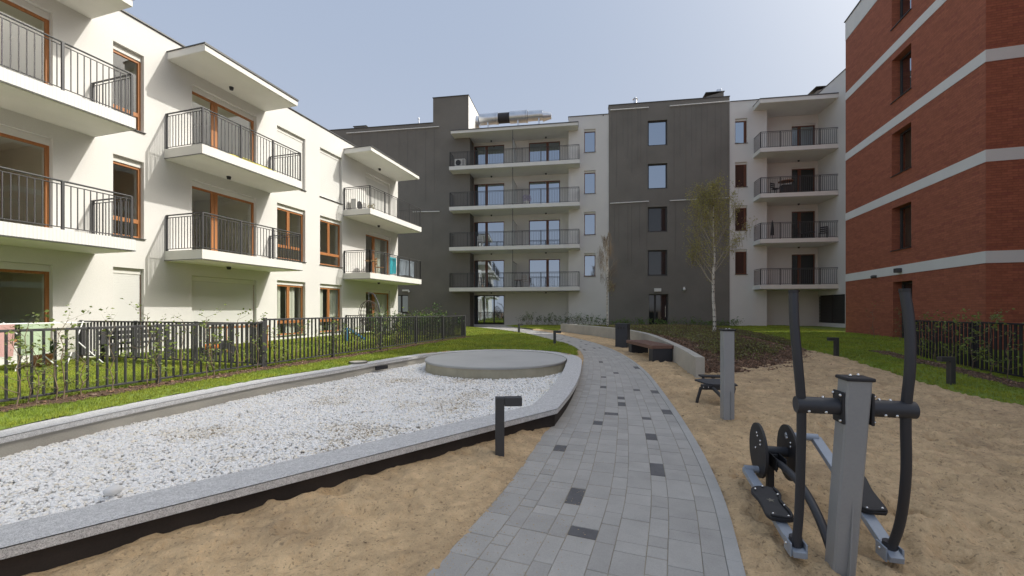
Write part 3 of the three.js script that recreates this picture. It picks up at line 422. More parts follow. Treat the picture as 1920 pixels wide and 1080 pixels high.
// ── cream apartment house with wooden windows, three storeys ──
const FL = facade([-10.28, 12.3], [0.297, 1]);
const lv = [0.2, 3.22, 6.23], YR = 9.58;
const apart = FL.place(thing('apartment_house', 'sunlit cream apartment house with wooden window frames and railed balconies', 'building'));
{
  const b = apart, s = (px) => FL.s(px), S0 = -13, S1 = s(746);
  const A = [s(212), s(270)], B = [s(360), s(481)], C = [s(519.5), s(572.5)], D = [s(600), s(641.5)], E = [s(686), s(732)], Wn = [s(99) - 3.0, s(99)];
  const holes = [];
  lv.forEach((l, f) => {
    const win = (q) => [q[0], q[1], l + 0.27, l + 2.44], door = (q) => [q[0], q[1], l + 0.03, l + 2.36];
    const hA = win(A), hB = door(B), hC = win(C), hD = win(D), hE = door(E), h0 = f ? door(Wn) : [Wn[0], Wn[1], l + 0.55, l + 2.36];
    holes.push(hA, hB, hC, hD, hE, h0);
    windowPart(b, hA, { transom: 0.24, shutter: f === 0 ? 1 : 0 });
    windowPart(b, hB, { cols: [0.36], midw: 0.11, sill: false, shutter: f === 0 ? 1 : 0, name: f ? 'balcony_door' : 'window' });
    windowPart(b, hC, { cols: [0.47], transom: 0.26, shutter: f === 2 ? 1 : 0, curtain: f === 0 ? [[0, 0.32], [0.5, 0.82]] : 0 });
    windowPart(b, hD, { cols: [0.48], transom: 0.26, shutter: f === 2 ? 1 : 0, curtain: f === 0 ? [[0, 0.4], [0.62, 0.95]] : 0 });
    windowPart(b, hE, { cols: [0.38], midw: 0.1, sill: false, shutter: f === 2 ? 1 : 0, name: f ? 'balcony_door' : 'terrace_door', curtain: f === 0 ? [[0.42, 0.98]] : f === 1 ? [[0.45, 0.75]] : 0 });
    windowPart(b, h0, { cols: [0.4], midw: 0.11, sill: f === 0, name: f ? 'balcony_door' : 'window' });
  });
  mesh('wall', wallShape([[S0, -0.1], [S1, -0.1], [S1, YR], [S0, YR]], holes, -0.4, 0), M.white, b);
  mesh('end_wall', [bx(S1 - 0.4, S1, -0.1, YR, -12, -0.4), bx(S0, S0 + 0.4, -0.1, YR, -12, -0.4), bx(S0, S1, -0.1, YR, -12.4, -12)], M.white, b);
  mesh('roof', bx(S0 + 0.4, S1 - 0.4, YR - 0.5, YR - 0.2, -12, -0.4), M.soil, b);
  mesh('plinth', bx(S0, S1 - 0.01, -0.1, 0.36, 0.002, 0.02), M.band, b);
  // floors, ceilings and partitions of the rooms behind the windows
  mesh('room_ceilings', lv.map((l) => bx(S0 + 0.4, S1 - 0.4, l + 2.62, l + 2.8, -11.9, -0.401)), M.room, b);
  mesh('room_floors', lv.map((l) => bx(S0 + 0.4, S1 - 0.4, l - 0.1, l, -11.9, -0.401)), M.floorin, b);
  const mid = [(A[0] + Wn[1]) / 2, (A[1] + B[0]) / 2, (B[1] + C[0]) / 2, (C[1] + D[0]) / 2, (D[1] + E[0]) / 2, Wn[0] - 1];
  mesh('room_partitions', [bx(S0 + 0.4, S1 - 0.4, 0, YR - 0.6, -3.75, -3.6), ...mid.map((x) => bx(x - 0.06, x + 0.06, 0, YR - 0.6, -3.6, -0.401))], M.room, b);
  parapet(b, [[S0 - 0.04, S1 + 0.04, YR + 0.002, -0.44, 0.045], [S1 - 0.44, S1 + 0.04, YR + 0.001, -12.4, -0.44]]);
  const e1 = FL.s(567, 1.5), e3 = FL.s(791, 1.5), e0 = FL.s(254, 1.5);
  for (const f of [1, 2]) {
    balcony(b, -8.2, e0, lv[f], 0.001, 1.5, { fine: true, sides: [0, 1], ribs: true, lamp: [] });
    balcony(b, 0, e1, lv[f], 0.001, 1.5, { fine: true, lamp: [1.75] });
    balcony(b, s(643.5), e3 - 0.05, lv[f], 0.001, 1.5, { fine: true, lamp: [s(643.5) + 2.35] });
  }
  canopy(b, -8.2, e0 - 0.06, 9.14, 0.001, 1.5); canopy(b, 0.08, FL.s(558, 1.5), 9.14, 0.001, 1.5, { lamp: [1.8] }); canopy(b, s(645), FL.s(786, 1.5), 9.14, 0.001, 1.5, { lamp: [s(645) + 2.3] });
}

// ── grey and white apartment block across the end of the court ──
const FB = facade([0, 30.96], [1, -0.159]);
const block5 = FB.place(thing('apartment_block', 'five storey grey and white apartment block closing off the courtyard', 'building'));
const lb = [0.3, 3.1, 6.1, 9.08, 12.07], RC = -1.2;
{
  const b = block5, s = (px, d = 0) => FB.s(px, d);
  const x0 = s(560), xT0 = s(812), xT1 = s(878), xA = s(881), xB = s(1066), xC = s(1141.5), xD = s(1367.5), xE = s(1438), xF = s(1553);
  const yG = 15.8, yW = 15.5, yD = 16.1;
  // grey gable wing with the stair tower
  const wl = [s(738), s(765), FB.y(750, 586), FB.y(750, 553)];
  windowPart(b, wl, { frame: M.darkframe, glass: M.mirror, head: 0, cols: [0.5] });
  mesh('grey_wall', wallShape([[x0, -0.2], [xA, -0.2], [xA, 14.8], [xT1, 14.8], [xT1, 17.7], [xT0, 17.7], [xT0, yG], [x0, yG]], [wl], -0.5, 0), M.dark, b);
  mesh('tower_wall', [bx(xT1 - 0.002, xT1 + 0.02, 15.05, 17.7, -3.2, -0.02), bx(xT0, xT0 + 0.3, yG, 17.7, -3.2, -0.5), bx(xT0, xT1, yG, 17.7, -3.5, -3.2)], M.band, b);
  mesh('recess_side', bx(xA - 0.25, xA, -0.2, 14.8, RC - 0.2, -0.5), M.dark, b);
  // white section with the pairs of balconies
  const holes = [], dl = [s(888.5, RC), s(945.5, RC)], dr = [s(991.5, RC), s(1050, RC)];
  lb.forEach((l, f) => {
    const hl = f ? [dl[0], dl[1], l + 0.03, l + 2.34] : [dl[0], dl[1], l + 0.02, l + 2.3]; holes.push(hl);
    windowPart(b, hl, { frame: f ? M.brownframe : M.darkframe, glass: f > 1 ? M.mirror : f ? M.mirror : M.mirror, cols: f ? [0.41] : [0.33, 0.66], midw: f ? 0.1 : 0.05, sill: false, head: f ? 0.1 : 0, z: RC - 0.12, name: f ? 'balcony_door' : 'entrance_door' });
    if (f) { const hr = [dr[0], dr[1], l + 0.03, l + 2.34]; holes.push(hr); windowPart(b, hr, { frame: M.brownframe, glass: M.mirror, cols: [0.6], midw: 0.1, sill: false, head: 0.1, z: RC - 0.12, name: 'balcony_door' }); }
  });
  mesh('white_recess_wall', wallShape([[xA, -0.2], [xB, -0.2], [xB, 15.2], [xA, 15.2]], holes, RC - 0.4, RC), M.white, b);
  const hw = []; for (const l of lb.slice(1)) { const o = [s(1095.5), s(1116.5), l + 0.8, l + 2.46]; hw.push(o); windowPart(b, o, { frame: M.brownframe, glass: M.mirror, head: 0.14, fw: 0.05 }); }
  mesh('white_wall', wallShape([[xB, -0.2], [xC, -0.2], [xC, yW], [xB, yW]], hw, -0.5, 0), M.white, b);
  mesh('recess_side', bx(xB, xB + 0.3, -0.2, yW, RC - 0.2, -0.501), M.white, b);
  // grey stairwell section
  const hd = []; for (const [ya, yb] of [[226, 273], [307, 354], [388, 435], [469, 517]]) { const o = [s(1214.5), s(1251), FB.y(1232, yb), FB.y(1232, ya)]; hd.push(o); windowPart(b, o, { frame: M.darkframe, glass: ya > 380 ? M.darkglass : M.mirror, head: 0, fw: 0.09, z: -0.12 }); }
  const door = [s(1216.5), s(1253), 0.25, FB.y(1232, 551.5)]; hd.push(door);
  const dw = windowPart(b, door, { frame: M.darkframe, glass: M.darkglass, head: 0, sill: false, cols: [0.36], name: 'entrance_door', z: -0.3 });
  mesh('door_handle', bar(V(s(1249), 0.95, -0.24), V(s(1249), 1.75, -0.24), 0.018, 8), M.chrome, dw);
  mesh('grey_wall', wallShape([[xC, -0.2], [xD, -0.2], [xD, yD], [xC, yD]], hd, -0.5, 0.05), M.dark, b);
  // white section with the single balconies, and the wing that turns towards the brick house
  const hx = []; lb.slice(1).forEach((l, f) => { const o = [s(1378.5), s(1401), l + 0.8, l + 2.5]; hx.push(o); windowPart(b, o, { frame: M.brownframe, glass: f === 3 ? M.mirror : M.darkglass, head: 0.14, fw: 0.06, cols: [0.84], midw: 0.04 }); });
  mesh('white_wall', wallShape([[xD, -0.2], [xE, -0.2], [xE, 15.75], [xD, 15.75]], hx, -0.5, 0), M.white, b);
  mesh('recess_side', bx(xE - 0.3, xE, -0.2, 15.3, RC - 0.2, -0.501), M.white, b);
  const hy = []; lb.slice(1).forEach((l, f) => { const o = [s(1484.5, RC), s(1529, RC), l + 0.03, l + 2.34]; hy.push(o); windowPart(b, o, { frame: M.brownframe, glass: f === 3 ? M.mirror : M.darkglass, cols: [0.35], midw: 0.1, sill: false, head: 0.1, z: RC - 0.12, name: 'balcony_door' }); });
  mesh('white_recess_wall', wallShape([[xE, -0.2], [xF + 1, -0.2], [xF + 1, 15.2], [xE, 15.2]], hy, RC - 0.4, RC), M.white, b);
  const wing = mesh('wing_wall', [bx(xF, xF + 0.4, -0.2, 0.6, RC, 6), bx(xF, xF + 0.4, 2.45, 16.4, RC, 6), bx(xF, xF + 0.4, 0.6, 2.45, 1.75, 6)], M.white, b);
  { const lou = []; for (let y = 0.6; y < 2.4; y += 0.1) lou.push(bx(0, 0.05, y, y + 0.075, RC + 0.01, 1.74).translate(xF + 0.06, 0, 0)); lou.push(bx(xF + 0.02, xF + 0.08, 0.6, 2.45, 0.26, 0.34)); const lv2 = mesh('louvre', lou, M.darkframe, b); mesh('backing', bx(xF + 0.15, xF + 0.2, 0.6, 2.45, RC + 0.001, 1.749), M.blk, lv2); }
  // ledge lines with climbing wires
  const trellis = (pa, pb, ya, yb, down, z, n) => { const a = s(pa), c = s(pb), t = mesh('trellis_rail', bar(V(a, FB.y(pa, ya), z + 0.12), V(c, FB.y(pb, yb), z + 0.12), 0.035, 6), M.band, b); const l = []; for (let i = 0; i < n; i++) { const f = (i + 0.3 + 0.5 * rnd()) / n, x = a + (c - a) * f, y = FB.y(pa, ya) * (1 - f) + FB.y(pb, yb) * f; l.push(bar(V(x, y - down * rr(0.4, 1), z + 0.1), V(x, y, z + 0.12), 0.0055, 4)); } mesh('climbing_wires', l, M.cap, t, STUFF); };
  trellis(651, 824, 251, 238.5, 6, 0, 10); trellis(775, 825, 398, 397, 3, 0, 2); trellis(1143.5, 1216, 208.5, 203.5, 6, 0.05, 8); trellis(1255, 1366, 201, 192, 6, 0.05, 10); trellis(1143.5, 1216, 382.5, 378.5, 5, 0.05, 6); trellis(1255, 1366, 377.5, 372, 5, 0.05, 6);
  // balconies and canopies
  for (const l of lb.slice(1)) {
    balcony(b, s(842, 0.9), s(1087, 0.9), l, RC, 0.9, { sides: [1, 1], lamp: [s(917, 0), s(1022, 0)] });
    balcony(b, s(1425.5, 1.1), s(1578, 1.1), l, RC, 1.1, { sides: [1, 0], lamp: [s(1510, 0)] });
    const xm = s(961, 0.9), sc = mesh('divider_screen', [bar(V(xm, l, 0.82), V(xm, l + 2.72, 0.82), 0.022, 6), bar(V(xm, l + 1.9, 0.82), V(xm, l + 1.9, RC), 0.014, 5), bar(V(xm, l + 0.1, 0.82), V(xm, l + 0.1, RC), 0.014, 5)], M.ral, b);
    mesh('frosted_panel', bx(xm - 0.005, xm + 0.005, l + 0.12, l + 1.88, RC + 0.05, 0.75), P({ color: lin(0.7, 0.72, 0.7), roughness: 0.6, transmission: 0.5, thickness: 0 }), sc);
  }
  canopy(b, s(845, 0.9), s(1084, 0.9), 14.72, RC, 0.9, { h: 0.22, lamp: [s(917, 0), s(1022, 0)] });
  canopy(b, s(1425, 1.1), s(1576, 1.1), 15.3, RC, 1.1, { h: 0.28 });
  parapet(b, [[x0, xT0, yG + 0.001, -0.54, 0.05], [xT0 - 0.04, xT1 + 0.05, 17.702, -3.5, 0.05], [xB - 0.03, xC, yW + 0.001, -0.54, 0.04], [xC - 0.03, xD + 0.03, yD + 0.001, -0.54, 0.09], [xD + 0.03, xE + 0.04, 15.752, -0.54, 0.04], [xF - 0.04, xF + 0.44, 16.402, RC, 6], [xA, xB - 0.03, 15.202, RC - 0.44, RC + 0.04], [xE + 0.04, xF - 0.04, 15.203, RC - 0.44, RC + 0.04]]);
  mesh('roof', [bx(x0, xA, 14.2, 14.5, -13, -0.5), bx(xA, xB, 14.6, 14.9, -13, RC - 0.4), bx(xB, xD, 14.6, 15.0, -13, -0.51), bx(xD, xF + 3, 14.6, 14.9, -13, RC - 0.41)], M.soil, b);
  mesh('rear_wall', bx(x0, xF + 3, -0.2, 14.6, -13.4, -13), M.white, b);
  // wall lamp and camera by the stair door
  mesh('wall_lamp', rbx(s(1226), s(1239), FB.y(1232, 547), FB.y(1232, 541), 0.051, 0.19, 0.02), M.fascia, b);
  mesh('security_camera', [new THREE.SphereGeometry(0.1, 14, 10).translate(s(1282), FB.y(1282, 543), 0.15), bx(s(1282) - 0.05, s(1282) + 0.05, FB.y(1282, 541), FB.y(1282, 538), 0.051, 0.16)], M.fascia, b);
  mesh('security_camera', [new THREE.SphereGeometry(0.08, 12, 8).translate(s(768), FB.y(768, 547), 0.14), bx(s(755), s(767), FB.y(768, 546), FB.y(768, 543), 0.001, 0.1)], M.fascia, b);
  mesh('roof_vent_pipe', new THREE.CylinderGeometry(0.03, 0.03, 0.08, 8).rotateX(1.57).translate(s(1131), FB.y(1131, 217), 0.03), M.blk, b);
}
// things on the roof
{
  const g = FB.place(thing('roof_duct', 'silver ventilation duct lying on the roof beside the grey stair tower', 'duct'));
  const Y = FB.y(950, 221, -2.6), z = -2.6, x = (px) => FB.s(px, z), seg = (a, c, r, m, n = 'duct_segment') => mesh(n, new THREE.CylinderGeometry(r, r, x(c) - x(a), 24).rotateZ(Math.PI / 2).translate((x(a) + x(c)) / 2, Y, z), m, g);
  seg(900, 930, 0.44, M.galv); seg(930.5, 935, 0.47, M.galv, 'duct_collar'); seg(935.5, 956, 0.41, M.blk, 'flexible_sleeve'); seg(956.5, 986, 0.47, M.galv); seg(986.5, 990, 0.5, M.galv, 'duct_collar'); seg(990.5, 1018, 0.4, M.galv);
  mesh('duct_elbow', new THREE.CylinderGeometry(0.24, 0.4, x(1034) - x(1018), 20).rotateZ(-Math.PI / 2).translate((x(1018) + x(1034)) / 2, Y - 0.1, z), M.galv, g);
  mesh('duct_elbow', new THREE.CylinderGeometry(0.44, 0.62, x(899) - x(886), 20).rotateZ(-Math.PI / 2).translate((x(886) + x(899)) / 2, Y - 0.2, z), M.galv, g);
  mesh('support_leg', [bx(x(915), x(917), 14.9, Y - 0.4, z - 0.3, z + 0.3), bx(x(971), x(973), 14.9, Y - 0.4, z - 0.3, z + 0.3), bx(x(1010), x(1012), 14.9, Y - 0.35, z - 0.3, z + 0.3)], M.galv, g);
  const vent = (px, py0, py1, z, w, label, m = M.galv) => { const t = FB.place(thing('roof_vent', label, 'vent')), xx = FB.s(px, z), y0 = FB.y(px, py0, z), y1 = FB.y(px, py1, z); mesh('pipe', new THREE.CylinderGeometry(w, w, y1 - y0 + 1.2, 14).translate(xx, (y0 - 1.2 + y1) / 2, z), m, t); mesh('cowl', new THREE.CylinderGeometry(w * 0.6, w * 1.5, 0.16, 14).translate(xx, y1 + 0.06, z), m, t); };
  vent(1191, 194, 186, -2, 0.13, 'single slim metal vent pipe on the roof of the grey stairwell section'); vent(785, 229, 223, -2, 0.06, 'thin twin vent pipe on the roof of the grey gable wing');
  const box = (pa, pb, ya, yb, z, name, label, slope) => { const t = FB.place(thing(name, label, 'roof box')), a = FB.s(pa, z), c = FB.s(pb, z), y0 = FB.y(pa, ya, z) - 1.5, y1 = FB.y(pa, yb, z); const sh = new THREE.Shape([[a, y0], [c, y0], [c, y1 + (slope ? 0.25 : 0)], [a + 0.2, y1]].map((p) => new THREE.Vector2(...p))); mesh('housing', metres(new THREE.ExtrudeGeometry(sh, { depth: 1.2, bevelEnabled: false }).translate(0, 0, z - 1.2)), M.dark, t); mesh('lid', rbx(a + 0.1, c + 0.06, y1 + (slope ? 0.251 : 0.002), y1 + (slope ? 0.29 : 0.05), z - 1.24, z + 0.04), M.cap, t); return [t, a, c, y1]; };
  const [rt, ra, rc, ry] = box(1320, 1357, 190, 181, -1.2, 'roof_hatch', 'low dark roof hatch with a small cowl on the grey stairwell section', true);
  mesh('cowl', rbx(rc - 0.35, rc - 0.02, ry + 0.3, ry + 0.62, -1.9, -1.5, 0.03), M.galv, rt);
  box(660, 686, 246, 238, -1.4, 'roof_hatch', 'small dark roof hatch on the grey gable wing', false);
  box(1527, 1562, 184, 170, -2.4, 'roof_hatch', 'sloping grey roof hatch above the single balconies', true);
}

// ── red brick house with white bands ──
const FR = facade([16.6, 20.7], [-0.2847, -0.9586]);
const brickHouse = FR.place(thing('brick_house', 'tall red brick house with white bands and deep set windows', 'building'));
{
  const b = brickHouse, S1 = FR.s(1848.5), YT = 15.78, w0 = FR.s(1672), w1 = FR.s(1708.5), holes = [];
  const win = [[12.9, 14.62], [9.9, 11.62], [6.9, 8.62], [3.88, 5.6]];
  for (const [a, c] of win) { holes.push([w0, w1, a, c]); windowPart(b, [w0, w1, a, c], { frame: M.darkframe, glass: a > 9 ? M.mirror : M.glass, head: 0, z: -0.3, fw: 0.08 }); }
  const d = [FR.s(1674), FR.s(1710.5), 0.24, 2.6]; holes.push(d);
  const dw = windowPart(b, d, { frame: M.darkframe, glass: M.darkglass, head: 0, z: -0.32, fw: 0.1, sill: false, name: 'entrance_door' });
  mesh('door_handle', bar(V(d[0] + 0.22, 1.0, -0.24), V(d[0] + 0.22, 1.75, -0.24), 0.018, 8), M.chrome, dw);
  mesh('door_step', rbx(d[0] - 0.3, d[1] + 0.3, 0.1, 0.29, 0.03, 0.7), M.concrete, b);
  mesh('brick_wall', wallShape([[0, -0.3], [S1, -0.3], [S1, YT], [0, YT]], holes, -0.45, 0), M.brick, b);
  // the wall returns, then an unseen wing out of view, placed to shade the foreground
  const rec = 2.0, S2 = S1 + 16, YT2 = 16.7;
  mesh('brick_return', [bx(S1 - 0.45, S1, -0.3, YT, -rec, -0.451), bx(0, 0.45, -0.3, YT, -14, -0.451)], M.brick, b);
  mesh('unseen_brick_wing', wallShape([[S1 + 0.001, -0.3], [S2, -0.3], [S2, YT2], [S1 + 0.001, YT2]], [], -rec - 0.45, -rec), M.brick, b);
  mesh('roof', [bx(0.45, S1, YT - 0.8, YT - 0.5, -14, -0.46), bx(S1, S2, YT2 - 0.8, YT2 - 0.5, -14, -rec - 0.46)], M.soil, b);
  mesh('rear_wall', [bx(0, S2, -0.3, YT - 0.5, -14.4, -14), bx(S2 - 0.4, S2, -0.3, YT2, -14, -rec - 0.46)], M.brick, b);
  for (const y of [2.88, 5.9, 8.88, 11.88]) mesh('white_band', [bx(0.001, S1 + 0.014, y, y + 0.36, 0.001, 0.014), bx(S1 + 0.001, S1 + 0.0135, y, y + 0.36, -rec, 0.0005)], M.band, b);
  mesh('white_cornice', [bx(0.001, S1 + 0.014, 14.86, YT - 0.001, 0.001, 0.014), bx(S1 + 0.001, S1 + 0.0135, 14.86, YT - 0.001, -rec, 0.0005)], M.band, b);
  parapet(b, [[-0.04, S1 + 0.05, YT + 0.001, -0.5, 0.06]]);
  // rooms behind the windows
  mesh('room_floors', [0.2, 3.2, 6.2, 9.2, 12.2].map((y) => bx(0.46, S1 - 0.46, y, y + 0.25, -6, -0.452)), M.room, b);
  mesh('room_partitions', [bx(0.46, S1 - 0.46, 0.2, 15, -6.2, -6), bx(w0 - 1.2, w0 - 1.1, 0.2, 15, -6, -0.452), bx(w1 + 1.2, w1 + 1.3, 0.2, 15, -6, -0.452)], M.room, b);
  const sx = FR.s(1689), cx2 = FR.s(1644);
  mesh('wall_lamp', [rbx(sx - 0.1, sx + 0.12, FR.y(1689, 511), FR.y(1689, 503), 0.015, 0.2, 0.02)], M.cap, b);
  mesh('security_camera', [new THREE.SphereGeometry(0.07, 12, 8).translate(cx2, FR.y(1644, 519), 0.16), bx(cx2 - 0.03, cx2 + 0.03, FR.y(1644, 521), FR.y(1644, 516), 0.001, 0.15)], M.cap, b);
}
// ───────────── fences ─────────────
const FE0 = [-6.24, 5.66], FEd = [0.3194, 0.9476];                        // line of the garden fence
const feAt = (t) => [FE0[0] + FEd[0] * t, FE0[1] + FEd[1] * t];
const fePx = (px) => { const k = (px - CX) / F; return (k * FE0[1] - FE0[0]) / (FEd[0] - k * FEd[1]); };
const picket = rbx(-0.01, 0.01, 0, 0.9, -0.02, 0.02, 0.004), fpost = rbx(-0.03, 0.03, 0, 1.02, -0.03, 0.03, 0.006), picketF = bx(-0.01, 0.01, 0, 0.9, -0.02, 0.02);
function fence(label, A, B, base, h, { gap = 0.115, panel = 2.1, group = 'garden fences', pw = picket, m = M.ral, max = 300 } = {}) {
  const L = Math.hypot(B[0] - A[0], B[1] - A[1]), t = thing('metal_fence', label, 'fence', group); t.position.set(A[0], 0, -A[1]); t.rotation.y = Math.atan2(B[1] - A[1], B[0] - A[0]);
  const hy = (x) => base + h(x / L), np = Math.max(1, Math.round(L / panel));
  for (let i = 0; i < np; i++) {
    const x0 = L * i / np, x1 = L * (i + 1) / np, y = hy(0.5 * (x0 + x1));
    mesh('top_rail', rbx(x0 + 0.03, x1 - 0.03, y - 0.035, y, -0.02, 0.02, 0.005), m, t); mesh('bottom_rail', rbx(x0 + 0.03, x1 - 0.03, base + 0.06, base + 0.09, -0.02, 0.02, 0.005), m, t);
    const n = Math.round((x1 - x0) / gap);
    for (let k = 1; k < n; k++) { const p = mesh('picket', pw, m, t); p.position.set(x0 + (x1 - x0) * k / n, base + 0.09, 0); p.scale.y = (y - base - 0.125) / 0.9; }
  }
  for (let i = 0; i <= np; i++) { const p = mesh('fence_post', fpost, m, t); p.position.set(L * i / np, base - 0.1, 0); p.scale.y = (hy(L * i / np) + 0.012 - base + 0.1) / 1.02; }
  return t;
}
const GE = 0.28, tS = fePx(497);
fence('dark grey picket fence in front of the drying rack and shuttered window', feAt(-2.6), feAt(tS - 0.06), GE, () => 0.965);
fence('dark grey picket fence running along the lawn towards the grey gable wall', feAt(tS), feAt(fePx(871)), GE, (t) => 1.03 - 0.08 * t);
{ // dividers between the gardens, at right angles to the house
  const div = (px, label, d0 = 0.05) => { const s = FL.s(px), a = [FL.X(s, d0), FL.Z(s, d0)], n = FL.n; let t = 0.1; for (let k = 0; k < 200; k++) { t = k * 0.05; const p = [a[0] + n[0] * t, a[1] + n[1] * t]; const c = (p[0] - FE0[0]) * FEd[1] - (p[1] - FE0[1]) * FEd[0]; if (c > -0.03) break; } fence(label, a, [a[0] + n[0] * (t - 0.05), a[1] + n[1] * (t - 0.05)], GE, () => 0.94, { gap: 0.12 }); };
  div(150, 'dark garden divider fence from the white shuttered window to the long fence');
  div(648, 'dark garden divider fence beside the hanging chair frame');
  // far end of the row of gardens
  const e = feAt(fePx(871)), s = FL.s(745); fence('dark fence closing the last garden in front of the grey gable wall', [FL.X(s, 0.4) + 0.2, FL.Z(s, 0.4) - 0.2], [e[0] - 0.1, e[1] + 0.02], GE, () => 0.93, { gap: 0.12 });
}
{ // dark slat fence by the brick house
  const a = pz(1716, 690, 0.1), A = [10.76, 11.1], B = [10.76 - 0.2847 * 6, 11.1 - 0.9586 * 6];
  const sl = rbx(-0.028, 0.028, 0, 0.9, -0.012, 0.012, 0.004);
  const m = S({ color: lin(0.022, 0.022, 0.028), roughness: 0.55 });
  fence('dark broad slat fence with leafy young vines below the brick wall', B, A, 0.13, (t) => 1.12 - 0.04 * t, { gap: 0.115, panel: 2, group: 'slat fences by the brick house', pw: sl, m });
}
// ───────────── bench, bin, bollard lamps ─────────────
{
  const t = thing('slatted_bench', 'low dark brown slatted bench on grey box legs by the retaining wall', 'bench');
  t.position.set(3.62, eB(11), -11.05); t.rotation.y = 0.05;
  const n = 25, L = 1.95;
  for (let i = 0; i < n; i++) mesh('slat', rbx(-0.25, 0.25, 0.33, 0.41, -L / 2 + i * L / n, -L / 2 + (i + 0.52) * L / n, 0.004), M.benchwood, t);
  mesh('side_rail', rbx(-0.275, -0.252, 0.325, 0.412, -L / 2, L / 2, 0.004), M.benchwood, t); mesh('side_rail', rbx(0.252, 0.275, 0.325, 0.412, -L / 2, L / 2, 0.004), M.benchwood, t);
  for (const z of [-0.82, 0.72]) mesh('box_leg', rbx(-0.24, 0.24, -0.05, 0.328, z - 0.06, z + 0.2, 0.006), M.anthr, t);
}
{
  const t = thing('litter_bin', 'square anthracite litter bin standing by the end of the bench', 'litter bin');
  t.position.set(3.5, eB(13), -13.15); t.rotation.y = -0.5;
  mesh('body', rbx(-0.19, 0.19, 0.02, 0.74, -0.19, 0.19, 0.012), M.anthr, t); mesh('lid', rbx(-0.195, 0.195, 0.742, 0.775, -0.195, 0.195, 0.01), M.anthr, t); mesh('foot', bx(-0.16, 0.16, -0.05, 0.02, -0.16, 0.16), M.blk, t);
  for (let i = 0; i < 3; i++) mesh('opening', rbx(-0.197, -0.185, 0.6, 0.69, -0.12 + i * 0.085, -0.06 + i * 0.085, 0.003), M.blk, t);
  for (let i = 0; i < 3; i++) mesh('opening', rbx(-0.12 + i * 0.085, -0.06 + i * 0.085, 0.6, 0.69, 0.185, 0.197, 0.003), M.blk, t);
}
function bollard(label, X, Z, y, h, turn, arm = 0.22) {
  const t = thing('bollard_lamp', label, 'lamp', 'bollard lamps beside the path and lawns'); t.position.set(X, y, -Z); t.rotation.y = turn;
  mesh('post', rbx(-0.045, 0.045, -0.15, h - 0.001, -0.045, 0.045, 0.005), M.ral, t);
  const a = mesh('lamp_arm', rbx(0.046, arm, h - 0.085, h, -0.045, 0.045, 0.005), M.ral, t);
  mesh('diffuser', bx(0.07, arm - 0.02, h - 0.088, h - 0.084, -0.03, 0.03), M.fascia, a);
}
{ const p = (px, py, e) => pz(px, py, e); let q;
  q = p(937, 852, 0.06); bollard('anthracite bollard lamp in the sand beside the granite coping', q[0], q[1], 0.03, 0.6, 0.05);
  q = p(1040, 647, 0.27); bollard('bollard lamp on the lawn where the path bends behind the pebble bed', q[0], q[1], 0.27, 0.5, 0.0);
  q = p(973, 625, 0.3); bollard('far bollard lamp on the lawn by the paved path to the glass door', q[0], q[1], 0.28, 0.5, 0.3);
  q = p(1568, 670, 0.22); bollard('bollard lamp at the lawn corner between mulch bed and brick house', q[0], q[1], 0.2, 0.55, Math.PI);
  q = p(1783, 724, 0.09); bollard('bollard lamp on the grass strip in front of the slat fence', q[0], q[1], 0.07, 0.56, Math.PI); }
